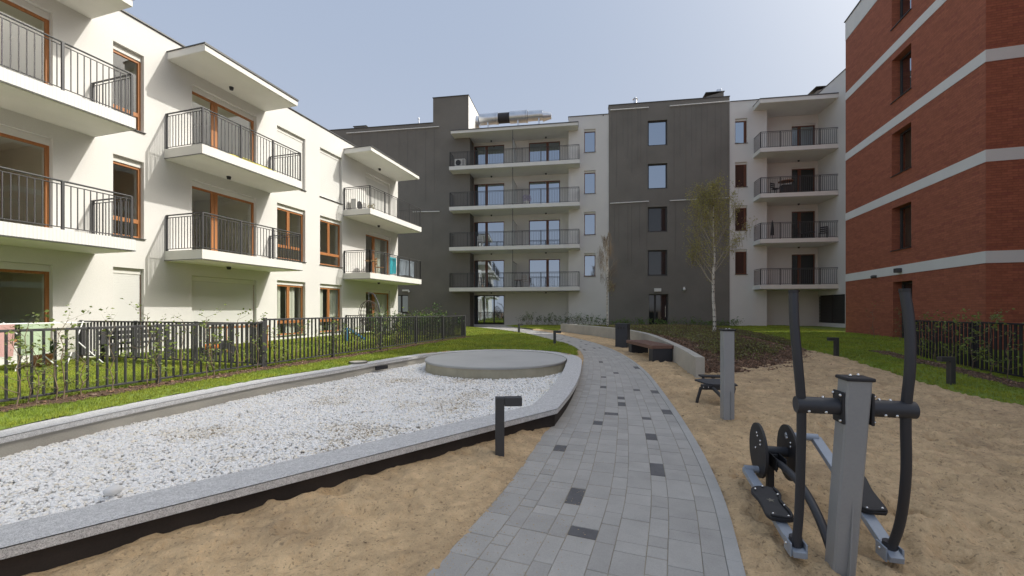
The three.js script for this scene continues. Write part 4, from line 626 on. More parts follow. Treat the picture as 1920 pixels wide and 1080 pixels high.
// ───────────── fitness machines ─────────────
const bolt = new THREE.SphereGeometry(0.009, 8, 6);
function bolts(parent, list) { for (const p of list) mesh('bolt', bolt, M.chrome, parent).position.set(...p); }
{
  const t = thing('elliptical_trainer', 'outdoor elliptical trainer with two dark swing handles and grey post', 'fitness machine');
  t.position.set(1.845, 0, -2.36); t.rotation.y = -Math.atan2(0.255, 0.967);       // local x to the right, local z towards the camera
  // post: a chamfered square tube that leans a little
  const sh = (w, c) => [[-w, -w + c], [-w + c, -w], [w - c, -w], [w, -w + c], [w, w - c], [w - c, w], [-w + c, w], [-w, w - c]];
  const loft = (a, b, y0, y1, dx, dz) => { const pos = [], n = a.length; for (let i = 0; i < n; i++) { const j = (i + 1) % n, A = [a[i][0], y0, a[i][1]], B = [a[j][0], y0, a[j][1]], C = [b[j][0] + dx, y1, b[j][1] + dz], D = [b[i][0] + dx, y1, b[i][1] + dz]; pos.push(...A, ...C, ...B, ...A, ...D, ...C); } const g = new THREE.BufferGeometry(); g.setAttribute('position', new THREE.Float32BufferAttribute(pos, 3)); g.computeVertexNormals(); return metres(g); };
  const H = 1.12, tx = 0.03, tz = 0.12;
  mesh('post', loft(sh(0.055, 0.01), sh(0.057, 0.01), -0.15, H, tx, tz), M.post, t);
  mesh('stiffener', [loft([[0.01, 0.058], [0.018, 0.058], [0.018, 0.09], [0.01, 0.09]], [[0.01, 0.062], [0.018, 0.062], [0.018, 0.066], [0.01, 0.066]], -0.15, 0.46, tx * 0.41, tz * 0.41)], M.post, t);
  const cap = mesh('post_cap', rbx(tx - 0.066, tx + 0.066, H, H + 0.02, tz - 0.066, tz + 0.066, 0.007), M.plate, t); bolts(cap, [[tx - 0.03, H + 0.026, tz + 0.02], [tx + 0.02, H + 0.026, tz - 0.01]]);
  // cross bar with clamp plates
  const yb = 0.97, zb = 0.1, cr = 0.045;
  const bl = mesh('cross_bar', new THREE.CylinderGeometry(cr, cr, 0.215, 24).rotateZ(Math.PI / 2).translate(-0.155 + 0.02, yb, zb), M.anthr, t); bolts(bl, [[-0.2, yb + 0.045, zb], [-0.11, yb + 0.045, zb], [-0.19, yb - 0.028, zb + 0.036], [-0.11, yb - 0.028, zb + 0.036]]);
  const br = mesh('cross_bar', new THREE.CylinderGeometry(cr, cr, 0.2, 24).rotateZ(Math.PI / 2).translate(0.205, yb, zb), M.anthr, t); bolts(br, [[0.15, yb + 0.045, zb], [0.2, yb + 0.045, zb], [0.16, yb - 0.028, zb + 0.036], [0.21, yb - 0.028, zb + 0.036]]);
  for (const x of [-0.035, 0.098]) { const c = mesh('clamp_plate', rbx(x - 0.007, x + 0.007, yb - 0.085, yb + 0.085, zb - 0.055, zb + 0.055, 0.004), M.plate, t); bolts(c, [[x + (x < 0 ? -0.01 : 0.01), yb + 0.068, zb + 0.04], [x + (x < 0 ? -0.01 : 0.01), yb - 0.068, zb + 0.04], [x + (x < 0 ? -0.01 : 0.01), yb + 0.068, zb - 0.04]]); }
  mesh('bar_core', new THREE.CylinderGeometry(0.036, 0.036, 0.18, 20).rotateZ(Math.PI / 2).translate(0.03, yb, zb), M.blk, t);
  // swing handles
  const handle = (pts, side) => { const h = mesh('swing_handle', tube(pts, 0.0235, 40, 14), M.anthr, t); const a = pts[pts.length - 1]; mesh('end_cap', new THREE.CylinderGeometry(0.025, 0.025, 0.02, 16).translate(a[0], a[1], a[2]), M.blk, h); return h; };
  handle([[-0.205, 0.13, 0.0], [-0.195, 0.3, 0.01], [-0.2, 0.6, 0.05], [-0.215, 0.97, 0.1], [-0.238, 1.2, 0.12], [-0.252, 1.42, 0.11], [-0.25, 1.6, 0.09]]);
  handle([[0.3, 0.13, -0.09], [0.315, 0.3, -0.04], [0.295, 0.6, 0.05], [0.268, 0.97, 0.1], [0.275, 1.2, 0.12], [0.278, 1.42, 0.11], [0.268, 1.6, 0.09]]);
  // pedal beams from the handles back to the crank discs (local -z is away from the camera)
  const beam = (x, z0, y0, z1, y1) => { const L = Math.hypot(z1 - z0, y1 - y0), g = rbx(-0.034, 0.034, -0.02, 0.02, -L / 2, L / 2, 0.005).rotateX(Math.atan2(y1 - y0, z0 - z1)).translate(x, (y0 + y1) / 2, (z0 + z1) / 2); return mesh('pedal_beam', g, M.beam, t); };
  const side = (x, z0, y0, z1, y1, flip) => {
    const b = beam(x, z0, y0, z1, y1), an = Math.atan2(y1 - y0, z0 - z1);
    mesh('fork', [rbx(x - 0.045, x - 0.034, y0 - 0.025, y0 + 0.055, z0 - 0.12, z0 - 0.02, 0.004), rbx(x + 0.034, x + 0.045, y0 - 0.025, y0 + 0.055, z0 - 0.12, z0 - 0.02, 0.004)], M.beam, b);
    mesh('hinge', new THREE.CylinderGeometry(0.033, 0.038, 0.06, 16).translate(x, y0 + 0.045, z0 - 0.07), M.anthr, b);
    bolts(b, [[x - 0.048, y0 + 0.03, z0 - 0.07], [x + 0.048, y0 + 0.03, z0 - 0.07]]);
    // footplate with raised rim
    const pts = [[-0.055, -0.19], [0.045, -0.19], [0.07, -0.15], [0.06, 0.02], [0.085, 0.1], [0.075, 0.19], [0.02, 0.215], [-0.05, 0.2], [-0.085, 0.13], [-0.07, 0.0], [-0.075, -0.15]].map(([a, c]) => new THREE.Vector2(a * (flip ? -1 : 1), c)), shp = new THREE.Shape(new THREE.SplineCurve([...pts, pts[0]]).getPoints(60));
    const k = 0.45, cy = y0 + (y1 - y0) * k + 0.03, cz = z0 + (z1 - z0) * k;
    const place = (g) => metres(g.rotateX(-Math.PI / 2).rotateX(an).translate(x + (flip ? 0.03 : -0.0), cy, cz));
    const fp = mesh('footplate', place(new THREE.ExtrudeGeometry(shp, { depth: 0.018, bevelEnabled: true, bevelSize: 0.004, bevelThickness: 0.004, bevelSegments: 1 })), M.plate, t);
    const rim = new THREE.CatmullRomCurve3([[-0.06, -0.18], [0.05, -0.185], [0.068, -0.14], [0.058, 0.02], [0.08, 0.1], [0.07, 0.185]].map(([a, c]) => V(a * (flip ? -1 : 1), c, 0.03)));
    mesh('rim', place(new THREE.TubeGeometry(rim, 40, 0.009, 8)), M.plate, fp);
    for (const [a, c] of [[-0.045, -0.17], [0.04, -0.18], [0.06, -0.05], [0.065, 0.09], [0.0, 0.19], [-0.06, 0.14]]) { const p = V(a * (flip ? -1 : 1), c, 0.032).applyEuler(new THREE.Euler(-Math.PI / 2 + an, 0, 0)); mesh('bolt', bolt, M.chrome, fp).position.set(x + p.x + (flip ? 0.03 : 0), cy + p.y, cz + p.z); }
    if (!flip) { const st = new THREE.Shape(Array.from({ length: 10 }, (_, i) => { const r = i % 2 ? 0.012 : 0.028, a = i * Math.PI / 5; return new THREE.Vector2(r * Math.sin(a), r * Math.cos(a)); })); mesh('emblem', place(new THREE.ExtrudeGeometry(st, { depth: 0.001, bevelEnabled: false }).translate(0, 0.02, 0.0225)), S({ color: lin(0.16, 0.15, 0.12), roughness: 0.7 }), fp, { label: 'faint pale star mark on the black footplate' }); }
    return b;
  };
  side(-0.2, 0.05, 0.1, -1.0, 0.2, false); side(0.3, -0.03, 0.1, -1.04, 0.48, true);
  // crank discs, axle and support
  const ya = 0.36, za = -1.02;
  for (const [x, r] of [[-0.11, 0.215], [0.1, 0.215]]) { const c = mesh('crank_disc', new THREE.CylinderGeometry(r, r, 0.018, 48).rotateZ(Math.PI / 2).translate(x, ya, za), M.plate, t); const sd = x < 0 ? -1 : 1; bolts(c, [[x - 0.011, ya + 0.1, za + 0.09], [x - 0.011, ya + 0.07, za + 0.09], [x - 0.011, ya + 0.01, za - 0.03], [x - 0.011, ya + 0.14, za], [x - 0.011, ya + 0.12, za + 0.02], [x - 0.011, ya - 0.13, za + 0.03], [x + 0.011, ya + 0.14, za], [x + 0.011, ya + 0.1, za + 0.02]]); }
  mesh('axle', new THREE.CylinderGeometry(0.038, 0.038, 0.2, 20).rotateZ(Math.PI / 2).translate(-0.005, ya, za), M.anthr, t);
  mesh('crank_pin', new THREE.CylinderGeometry(0.028, 0.028, 0.12, 16).rotateZ(Math.PI / 2).translate(-0.16, ya - 0.15, za + 0.03), M.beam, t);
  mesh('crank_pin', new THREE.CylinderGeometry(0.028, 0.028, 0.22, 16).rotateZ(Math.PI / 2).translate(0.2, ya + 0.13, za - 0.01), M.beam, t);
  mesh('support_leg', [rbx(-0.05, 0.0, -0.12, 0.26, za - 0.03, za + 0.02, 0.006), rbx(-0.06, 0.02, 0.22, 0.35, za - 0.03, za + 0.05, 0.01)], M.blk, t);
  mesh('frame_tube', tube([[-0.01, 0.3, za + 0.06], [-0.01, 0.32, -0.75], [0.0, 0.3, -0.5], [0.0, 0.22, -0.25], [0.0, 0.08, -0.06], [0.0, 0.0, -0.03]], 0.026, 40, 14), M.anthr, t);
  mesh('gusset', [rbx(-0.045, -0.037, 0.26, 0.36, za + 0.02, za + 0.2, 0.003), rbx(0.02, 0.028, 0.26, 0.36, za + 0.02, za + 0.2, 0.003)], M.plate, t);
}
{
  const t = thing('sit_up_bench', 'fitness station with a plain grey post and low black seat plates', 'fitness machine'); t.position.set(2.82, 0.02, -5.45); t.rotation.y = -0.12;
  const w = 0.068;
  mesh('post', rbx(-w, w, -0.15, 1.2, -w, w, 0.012), M.post, t); const c = mesh('post_cap', rbx(-0.082, 0.082, 1.2, 1.222, -0.082, 0.082, 0.008), M.plate, t); bolts(c, [[-0.02, 1.225, 0.02], [0.03, 1.225, -0.01]]);
  mesh('stiffener', rbx(0.015, 0.022, -0.15, 0.42, 0.068, 0.085, 0.002), M.post, t);
  const sh = new THREE.Shape([[-0.27, 0.06], [-0.17, -0.14], [-0.08, -0.18], [0.26, -0.18], [0.26, 0.12], [-0.12, 0.12]].map((p) => new THREE.Vector2(...p)));
  const seat = mesh('seat_plate', metres(new THREE.ExtrudeGeometry(sh, { depth: 0.018, bevelEnabled: true, bevelSize: 0.004, bevelThickness: 0.004, bevelSegments: 1 }).rotateX(-Math.PI / 2).rotateX(0.12).translate(0.18, 0.36, -0.98)), M.anthr, t);
  mesh('back_plate', rbx(0.1, 0.6, 0.37, 0.4, -1.5, -1.32, 0.01), M.plate, t);
  const cb = mesh('cross_member', rbx(-0.06, 0.42, 0.27, 0.345, -0.88, -0.8, 0.01), M.blk, t); bolts(cb, [[-0.04, 0.31, -0.797], [0.03, 0.31, -0.797], [0.36, 0.31, -0.797]]);
  for (const x of [-0.06, 0.42]) mesh('leg', tube([[x, 0.3, -0.85], [x - 0.03, 0.2, -0.84], [x - 0.06, 0.08, -0.84], [x - 0.06, -0.1, -0.84]], 0.022, 16, 10), M.blk, t);
  mesh('frame_tube', tube([[0.0, 0.25, -0.06], [0.05, 0.28, -0.4], [0.1, 0.3, -0.84], [0.15, 0.34, -1.4]], 0.025, 20, 10), M.blk, t);
}
// ───────────── vegetation ─────────────
function leavesGeo(list, size, asp = 0.5) {           // one folded diamond per point
  const n = list.length, pos = new Float32Array(n * 12), q = new THREE.Quaternion(), e = new THREE.Euler(), v = V(); const idx = [];
  list.forEach((p, i) => { const s = size * rr(0.6, 1.3); e.set(rr(-1.2, 1.2), rr(0, 6.28), rr(-1.2, 1.2)); q.setFromEuler(e); const c = [[0, 0, 0], [s * asp * 0.6, 0.12 * s, s * 0.5], [0, 0, s], [-s * asp * 0.6, 0.12 * s, s * 0.5]]; c.forEach((a, k) => { v.set(...a).applyQuaternion(q).add(p); v.toArray(pos, i * 12 + k * 3); }); const b = i * 4; idx.push(b, b + 1, b + 2, b, b + 2, b + 3); });
  const g = new THREE.BufferGeometry(); g.setAttribute('position', new THREE.BufferAttribute(pos, 3)); g.setIndex(idx); g.computeVertexNormals(); return g;
}
function twiggy(p0, dir, len, r, depth, out, tips, spread = 0.6, seg = 3) {
  let p = p0.clone(), d = dir.clone().normalize(), rad = r;
  for (let i = 0; i < seg; i++) { const q = p.clone().addScaledVector(d, len / seg), r2 = rad * 0.78; out.push(bar(p, q, rad, rad > 0.012 ? 6 : 4, r2)); p = q; rad = r2; d.add(V(rr(-1, 1), rr(-0.5, 0.8), rr(-1, 1)).multiplyScalar(0.16)).normalize(); tips.push(p.clone()); if (depth > 0 && (i > 0 || seg < 3)) for (let k = 0; k < 2; k++) { const nd = d.clone().add(V(rr(-1, 1), rr(-0.2, 0.6), rr(-1, 1)).multiplyScalar(spread)).normalize(); twiggy(p, nd, len * rr(0.45, 0.65), rad * 0.6, depth - 1, out, tips, spread, seg); } }
}
function birch(label, X, Z, y, H, crown, leafN, leafMat, trunkR) {
  const t = thing('birch_tree', label, 'tree', 'birch trees in the court'); t.position.set(X, y, -Z);
  const trunk = [], tips = [], br = []; let p = V(0, -0.1, 0), r = trunkR, n = 14, pts = [p.clone()];
  for (let i = 1; i <= n; i++) { const q = V(0.015 * Math.sin(i * 0.9) + rr(-0.01, 0.01), H * i / n, 0.015 * Math.cos(i * 0.7)); trunk.push(bar(p, q, r, 9, r * (i > n * 0.5 ? 0.84 : 0.965))); r *= i > n * 0.5 ? 0.84 : 0.965; p = q; pts.push(p.clone()); if (i / n > crown[0]) { const f = (i / n - crown[0]) / (1 - crown[0]); for (let k = 0; k < 4; k++) { const a = rr(0, 6.28), L = crown[1] * (0.5 + 0.75 * Math.sin(Math.PI * clamp(0.18 + 0.82 * f))) * rr(0.7, 1.15); twiggy(p.clone().add(V(0, rr(-0.15, 0.15), 0)), V(Math.cos(a) * 0.75, 0.9 + 0.6 * f, Math.sin(a) * 0.75), L, r * 0.28, 2, br, tips, 0.55); } } }
  mesh('trunk', metres(merge(trunk)), M.birch, t); mesh('branches', br, M.paletwig, t);
  // hanging thread-like twigs with small leaves
  const hang = [], leaves = []; for (const q of tips) { if (rnd() < 0.4) { const L = rr(0.15, 0.55), e = q.clone().add(V(rr(-0.1, 0.1), -L, rr(-0.1, 0.1))); hang.push(bar(q, e, 0.003, 3)); for (let k = 0; k < 4; k++) leaves.push(q.clone().lerp(e, rnd()).add(V(rr(-0.03, 0.03), 0, rr(-0.03, 0.03)))); } }
  mesh('hanging_twigs', hang, M.twig, t);
  while (leaves.length < leafN) { const q = pick(tips); leaves.push(q.clone().add(V(rr(-0.12, 0.12), rr(-0.2, 0.06), rr(-0.12, 0.12)))); }
  leaves.length = Math.min(leaves.length, leafN);
  mesh('foliage', leavesGeo(leaves, 0.04, 0.7), leafMat, t);
}
birch('young white stemmed birch with thin yellow green leaves in the mulch bed', 6.55, 13.5, bedE(6.55, 13.5), 4.25, [0.36, 0.88], 7500, M.leafBirch, 0.055);
{ const q = [5.15, 22.5]; birch('nearly bare pale birch in front of the white wall corner', q[0], q[1], 0.35, 4.9, [0.38, 0.5], 200, M.leafBirch, 0.045); }

// young plants trained on the fence
function climber(label, group, X, Z, y, H, n, mat, wide = 0.22, stemM = M.twig) {
  const t = thing('climbing_plant', label, 'plant', group); t.position.set(X, y, -Z); t.rotation.y = rr(0, 6.28);
  const br = [], tips = []; let p = V(0, -0.05, 0), r = 0.009; for (let i = 1; i <= 6; i++) { const q = V(rr(-0.04, 0.04), H * i / 6, rr(-0.04, 0.04)); br.push(bar(p, q, r, 5, r * 0.85)); r *= 0.85; p = q; tips.push(q); for (let k = 0; k < 2; k++) { const a = rr(0, 6.28); twiggy(q, V(Math.cos(a), 0.5, Math.sin(a)), wide * rr(0.5, 1.2), r * 0.6, 1, br, tips, 0.7); } }
  mesh('stems', br, stemM, t); const l = []; for (let i = 0; i < n; i++) l.push(pick(tips).clone().add(V(rr(-0.04, 0.04), rr(-0.04, 0.05), rr(-0.04, 0.04)))); mesh('leaves', leavesGeo(l, 0.05, 0.65), mat, t); return t;
}
{
  const spots = [[12, 1.0, 60], [28, 1.12, 130], [56, 0.75, 60], [88, 1.0, 90], [118, 1.15, 100], [150, 0.6, 60], [198, 1.05, 70], [272, 1.2, 90], [288, 0.85, 120], [336, 1.12, 80], [378, 1.15, 90], [392, 0.8, 110], [430, 1.1, 80], [470, 1.08, 80], [512, 0.8, 150], [548, 0.85, 150], [585, 0.75, 120], [622, 0.85, 120], [660, 0.7, 120], [700, 0.75, 130], [736, 0.8, 130]];
  for (const [px, H, n] of spots) { const q = feAt(fePx(px) + rr(-0.06, 0.06)); climber(px < 497 ? (n > 100 ? 'bushier young climber on the picket fence by the drying rack garden' : 'thin young climber on the picket fence by the drying rack garden') : 'low leafy climber on the picket fence by the hanging chair garden', 'climbers along the garden fence', q[0] + 0.12, q[1] - 0.04, GE, H * 0.93, Math.round(n * 0.75), M.leafYoung); }
  for (const [px, H, n] of [[1738, 0.95, 90], [1765, 0.9, 110], [1800, 0.9, 120], [1838, 1.05, 180], [1872, 1.1, 260], [1905, 1.05, 200]]) { const k = (px - CX) / F, A = [10.76, 11.1], u = [-0.2847, -0.9586], tt = (k * A[1] - A[0]) / (u[0] - k * u[1]), X = A[0] + u[0] * tt - 0.18, Z = A[1] + u[1] * tt; climber('young green vine growing up the dark slat fence', 'vines along the slat fence', X, Z, lawnRE(X, Z), H, n, M.leafYoung, 0.3); }
  climber('slender leafy sapling beside the brick house door', undefined, 14.35, 15.4, 0.26, 1.15, 90, M.leafYoung, 0.25); climber('nearly bare sapling left of the brick house door', undefined, 13.9, 16.0, 0.26, 1.3, 25, M.leafYoung, 0.25);
}
function shrub(name, label, group, X, Z, y, H, W, n, mat, leaf = 0.06) {
  const t = thing(name, label, 'shrub', group); t.position.set(X, y, -Z); const br = [], tips = [], l = [];
  for (let k = 0; k < 7; k++) { const a = rr(0, 6.28); twiggy(V(rr(-0.05, 0.05), -0.04, rr(-0.05, 0.05)), V(Math.cos(a) * W, H, Math.sin(a) * W), Math.hypot(H, W) * rr(0.7, 1.0), 0.006, 1, br, tips, 0.5); }
  for (let i = 0; i < n; i++) l.push(pick(tips).clone().add(V(rr(-0.07, 0.07), rr(-0.09, 0.06), rr(-0.07, 0.07))));
  mesh('stems', br, M.twig, t); mesh('leaves', leavesGeo(l, leaf, 0.6), mat, t);
}
for (let i = 0; i < 17; i++) { const s = FB.s(978 + i * 9.8 + rr(-2, 2), 0.8), d = 0.7 + rr(-0.2, 0.2); shrub('leafy_shrub', i % 3 ? 'small mid green shrub in the row along the white wall' : 'small dark green shrub in the row along the white wall', 'shrubs along the white wall', FB.X(s, d), FB.Z(s, d), 0.33, rr(0.45, 0.75), 0.25, 90, i % 3 ? M.leaf : M.leafDark, 0.075); }
for (let i = 0; i < 16; i++) { const s = FB.s(1152 + i * 15 + rr(-3, 3), 0.9), d = 0.9 + rr(-0.3, 0.3); shrub('low_shrub', 'low green shrub at the foot of the grey stairwell wall', 'low shrubs along the grey wall', FB.X(s, d), FB.Z(s, d), 0.33, rr(0.25, 0.45), 0.4, 110, M.leaf, 0.085); }
for (let i = 0; i < 11; i++) { const t = fePx(752) + (fePx(868) - fePx(752)) * i / 10, q = feAt(t); const n = FL.n, k = rr(0.35, 0.9); shrub('hedge_shrub', i % 4 === 2 ? 'pale yellow green garden shrub behind the far end of the picket fence' : i % 2 ? 'dark green garden shrub behind the far end of the picket fence' : 'mid green garden shrub behind the far end of the picket fence', 'shrubs behind the garden fence', q[0] - n[0] * k, q[1] - n[1] * k, GE, rr(0.6, 0.9), 0.4, 280, i % 4 === 2 ? M.leafYoung : i % 2 ? M.leafDark : M.leaf, 0.075); }
{ // mulch strip under the fence, brown chips, ground cover
  const strip = (x, Z) => { const dx = x - FE0[0], dz = Z - FE0[1], along = dx * FEd[0] + dz * FEd[1], off = dx * FEd[1] - dz * FEd[0]; return along > -3 && along < 13.2 && off > -0.02 + 0.05 * ns(Z * 2, 1) && off < 0.42 + 0.12 * ns(Z * 3, 5); };
  mesh('fence_mulch', sheet(-8, 0, 2, 19, 0.06, strip, (x, Z) => lawnE(x, Z) + 0.012 + 0.01 * ns(x * 8, Z * 8)), M.mulch, scene, STRUCT);
  const rstrip = (x, Z) => { const A = [10.76, 11.1], u = [-0.2847, -0.9586], dx = x - A[0], dz = Z - A[1], al = dx * u[0] + dz * u[1], off = -(dx * u[1] - dz * u[0]); return al > -0.8 && al < 6.5 && off < -0.25 + 0.1 * ns(Z * 3, 2) && off > -0.72 + 0.12 * ns(Z * 2.5, 9); };
  mesh('fence_mulch', sheet(6.5, 11.5, 4.4, 12.4, 0.06, rstrip, (x, Z) => lawnRE(x, Z) + 0.012 + 0.01 * ns(x * 8, Z * 8)), M.mulch, scene, STRUCT);
  mesh('shrub_border', sheet(-0.4, 4.6, 23, 30.5, 0.15, (x, Z) => { const dx = x - FB.O[0], dz = Z - FB.O[1], off = dx * FB.n[0] + dz * FB.n[1]; return x > 0.45 && off > 0 && off < 2.6 && pathOff(x, Z).out > 0.1; }, (x, Z) => lawnRE(x, Z) + 0.015 + 0.01 * ns(x * 5, Z * 5)), M.mulch, scene, STRUCT);
  const chip = new THREE.BoxGeometry(1, 0.25, 0.45), im = (name, label, cat, geo, mat, list) => { const o = new THREE.InstancedMesh(geo, mat, list.length); o.name = numbered(name); o.userData = { kind: 'stuff', label, category: cat }; list.forEach(([m, c], i) => { o.setMatrixAt(i, m); o.setColorAt(i, c); }); o.castShadow = o.receiveShadow = true; scene.add(o); return o; };
  const q = new THREE.Quaternion(), e = new THREE.Euler(), chips = [], c = () => { const k = rr(0.4, 1.7); return rnd() < 0.05 ? lin(0.32, 0.24, 0.18) : lin(0.2 * k, 0.122 * k, 0.077 * k); };
  const putChip = (x, y, Z, s) => { e.set(rr(-0.7, 0.7), rr(0, 6.28), rr(-0.7, 0.7)); q.setFromEuler(e); chips.push([new THREE.Matrix4().compose(V(x, y, -Z), q, V(s * rr(0.6, 1.5), s * rr(0.4, 1), s * rr(0.5, 1.2))), c()]); };
  for (let i = 0; i < 60000 && chips.length < 26000; i++) { const x = rr(2.6, 11.5), Z = 8.2 + 17 * Math.pow(rnd(), 1.7); if (inBed(x, Z)) putChip(x, bedE(x, Z) + 0.01, Z, rr(0.03, 0.065)); }
  for (let i = 0; i < 30000; i++) { const x = rr(-8, 0), Z = rr(2, 19); if (strip(x, Z)) putChip(x, lawnE(x, Z) + 0.02, Z, rr(0.02, 0.05)); }
  for (let i = 0; i < 9000; i++) { const x = rr(6.5, 11.5), Z = rr(4.4, 12.4); if (rstrip(x, Z)) putChip(x, lawnRE(x, Z) + 0.02, Z, rr(0.025, 0.055)); }
  for (let i = 0; i < 500; i++) { const x = rr(3.3, 8.6), Z = rr(7.4, 11); const d = lineDist(bedFront, x, Z); if (!inBed(x, Z) && d < 0.7 && rnd() > d) putChip(x, eB(Z) + 0.035, Z, rr(0.02, 0.045)); }
  im('bark_mulch', 'brown bark chips spread over the beds', 'mulch', chip, S({ roughness: 1 }), chips);
  // ground cover: low leafy sprigs, thick in patches
  const sprig = (() => { const l = []; for (let i = 0; i < 16; i++) { const a = rr(0, 6.28), r = Math.sqrt(rnd()) * 0.1; l.push(V(Math.cos(a) * r, rr(0.02, 0.2), Math.sin(a) * r)); } return leavesGeo(l, 0.045, 0.7); })();
  const twig2 = (() => { const l = []; for (let i = 0; i < 7; i++) { const a = rr(0, 6.28); l.push(bar(V(0, -0.02, 0), V(Math.cos(a) * rr(0.03, 0.12), rr(0.1, 0.26), Math.sin(a) * rr(0.03, 0.12)), 0.0025, 3)); } return merge(l); })();
  const sp = [], tw = []; for (let i = 0; i < 70000 && sp.length < 7500; i++) { const x = rr(3.4, 11.4), Z = 8.6 + 16 * Math.pow(rnd(), 1.4); if (!inBed(x, Z)) continue; const k = smooth(-0.25, 0.12, fbm(x * 0.5 + 2, Z * 0.5, 3, 5.5)) * smooth(0.5, 1.7, lineDist(bedFront, x, Z)) * smooth(0.5, 1.8, lineDist(rwCurve, x, Z) + (Z - 9) * 0.02) * (1 - 0.75 * smooth(16, 21, Z) * smooth(9, 6, x)); if (rnd() > k) continue; e.set(0, rr(0, 6.28), 0); q.setFromEuler(e); const s = rr(0.5, 1.0); const m = new THREE.Matrix4().compose(V(x, bedE(x, Z), -Z), q, V(s, s, s)); const g = rr(0.7, 1.3); sp.push([m, lin(0.23 * g, 0.235 * g, 0.065 * g)]); if (rnd() < 0.5) tw.push([m, lin(0.16, 0.1, 0.07)]); }
  im('ground_cover', 'low green ground cover growing over the mulch bed', 'ground cover', sprig, P({ roughness: 0.9, transmission: 0.3, thickness: 0, side: THREE.DoubleSide }), sp);
  im('dry_twigs', 'thin brown twigs standing among the ground cover', 'twigs', twig2, S({ roughness: 1 }), tw);
  // grass
  const tuft = (() => { const pos = [], idx = []; for (let i = 0; i < 9; i++) { const a = rr(0, 6.28), r = rr(0, 0.03), h = rr(0.028, 0.055), w = rr(0.0022, 0.004), l = rr(0.005, 0.03), bx_ = Math.cos(a) * r, bz = Math.sin(a) * r, b = rr(0, 6.28), dx = Math.cos(b), dz = Math.sin(b), k = pos.length / 3; pos.push(bx_ - dz * w, -0.006, bz + dx * w, bx_ + dz * w, -0.006, bz - dx * w, bx_ + dx * l * 0.4 + dz * w * 0.7, h * 0.6, bz + dz * l * 0.4 - dx * w * 0.7, bx_ + dx * l * 0.4 - dz * w * 0.7, h * 0.6, bz + dz * l * 0.4 + dx * w * 0.7, bx_ + dx * l, h, bz + dz * l); idx.push(k, k + 1, k + 2, k, k + 2, k + 3, k + 3, k + 2, k + 4); } const g = new THREE.BufferGeometry(); g.setAttribute('position', new THREE.Float32BufferAttribute(pos, 3)); g.setIndex(idx); g.computeVertexNormals(); return g; })();
  const gm = P({ roughness: 0.85, transmission: 0.3, thickness: 0, side: THREE.DoubleSide }), gc = (x, Z) => { const k = 0.75 + 0.5 * rnd() + 0.5 * fbm(x * 0.6, Z * 0.6, 3, 2.1), y = clamp(0.5 + 1.6 * fbm(x * 1.3, Z * 1.3, 3, 8.1)); return lin((0.25 + 0.12 * y) * k, (0.335 + 0.06 * y) * k, (0.03 + 0.006 * y) * k); };
  const blades = (name, label, n, x0, x1, z0, z1, keep, yf) => { const l = []; for (let i = 0; i < n; i++) { const x = rr(x0, x1), Z = rr(z0, z1); const far = smooth(5, 16, Z); if (rnd() < far * 0.72 || Math.abs(x) > 1.3 * Z + 0.6) continue; if (!keep(x, Z)) continue; e.set(rr(-0.15, 0.15), rr(0, 6.28), rr(-0.15, 0.15)); q.setFromEuler(e); const s = rr(0.5, 0.95) * (1 + 0.5 * far); l.push([new THREE.Matrix4().compose(V(x, yf(x, Z), -Z), q, V(s * (1 + far), s, s * (1 + far))), gc(x, Z)]); } im(name, label, 'grass', tuft, gm, l); };
  blades('grass', 'short bright grass of the lawns round the pebble bed and gardens', 260000, -14, 2.3, 3.5, 30, (x, Z) => lawnKeepL(x, Z) && !strip(x, Z) && !(((x - FL.O[0]) * FL.n[0] + (Z - FL.O[1]) * FL.n[1]) < 0.25 && Z < 24.4), lawnE);
  blades('grass', 'short shaded grass of the lawn beside the brick house', 190000, 0, 19, 4.3, 30, (x, Z) => lawnKeepR(x, Z) && !rstrip(x, Z) && ((x - FR.O[0]) * FR.n[0] + (Z - FR.O[1]) * FR.n[1]) > 0.02, lawnRE);
  // bits lying about: dark twigs and leaves on the sand
  const bits = []; for (let i = 0; i < 900; i++) { const x = rr(-3.5, 7.5), Z = rr(2, 9.5); if (inPlanter(x, Z) || pathOff(x, Z).out < 0.02) continue; e.set(rr(-0.3, 0.3), rr(0, 6.28), rr(-0.3, 0.3)); q.setFromEuler(e); const s = rr(0.006, 0.02); bits.push([new THREE.Matrix4().compose(V(x, eB(Z) + 0.022 + sandN(x, Z) + 0.004, -Z), q, V(s * rr(0.6, 2.5), s * 0.5, s * 0.6)), rnd() < 0.2 ? lin(0.4, 0.36, 0.3) : lin(0.1, 0.065, 0.04)]); }
  for (let i = 0; i < 9000; i++) { const s0 = rr(0, pathLen * 0.5), [x, Z] = pathAt(s0, -1 + Math.pow(rnd(), 3) * 0.9); if (Z < 1.8) continue; e.set(0, rr(0, 6.28), 0); q.setFromEuler(e); const s = rr(0.002, 0.007); bits.push([new THREE.Matrix4().compose(V(x, eB(Z) + 0.036, -Z), q, V(s, s, s * 1.6)), lin(0.5, 0.38, 0.23)]); }
  im('litter_bits', 'small twigs and sand crumbs scattered over the sand and path edge', 'debris', chip, S({ roughness: 1 }), bits);
}
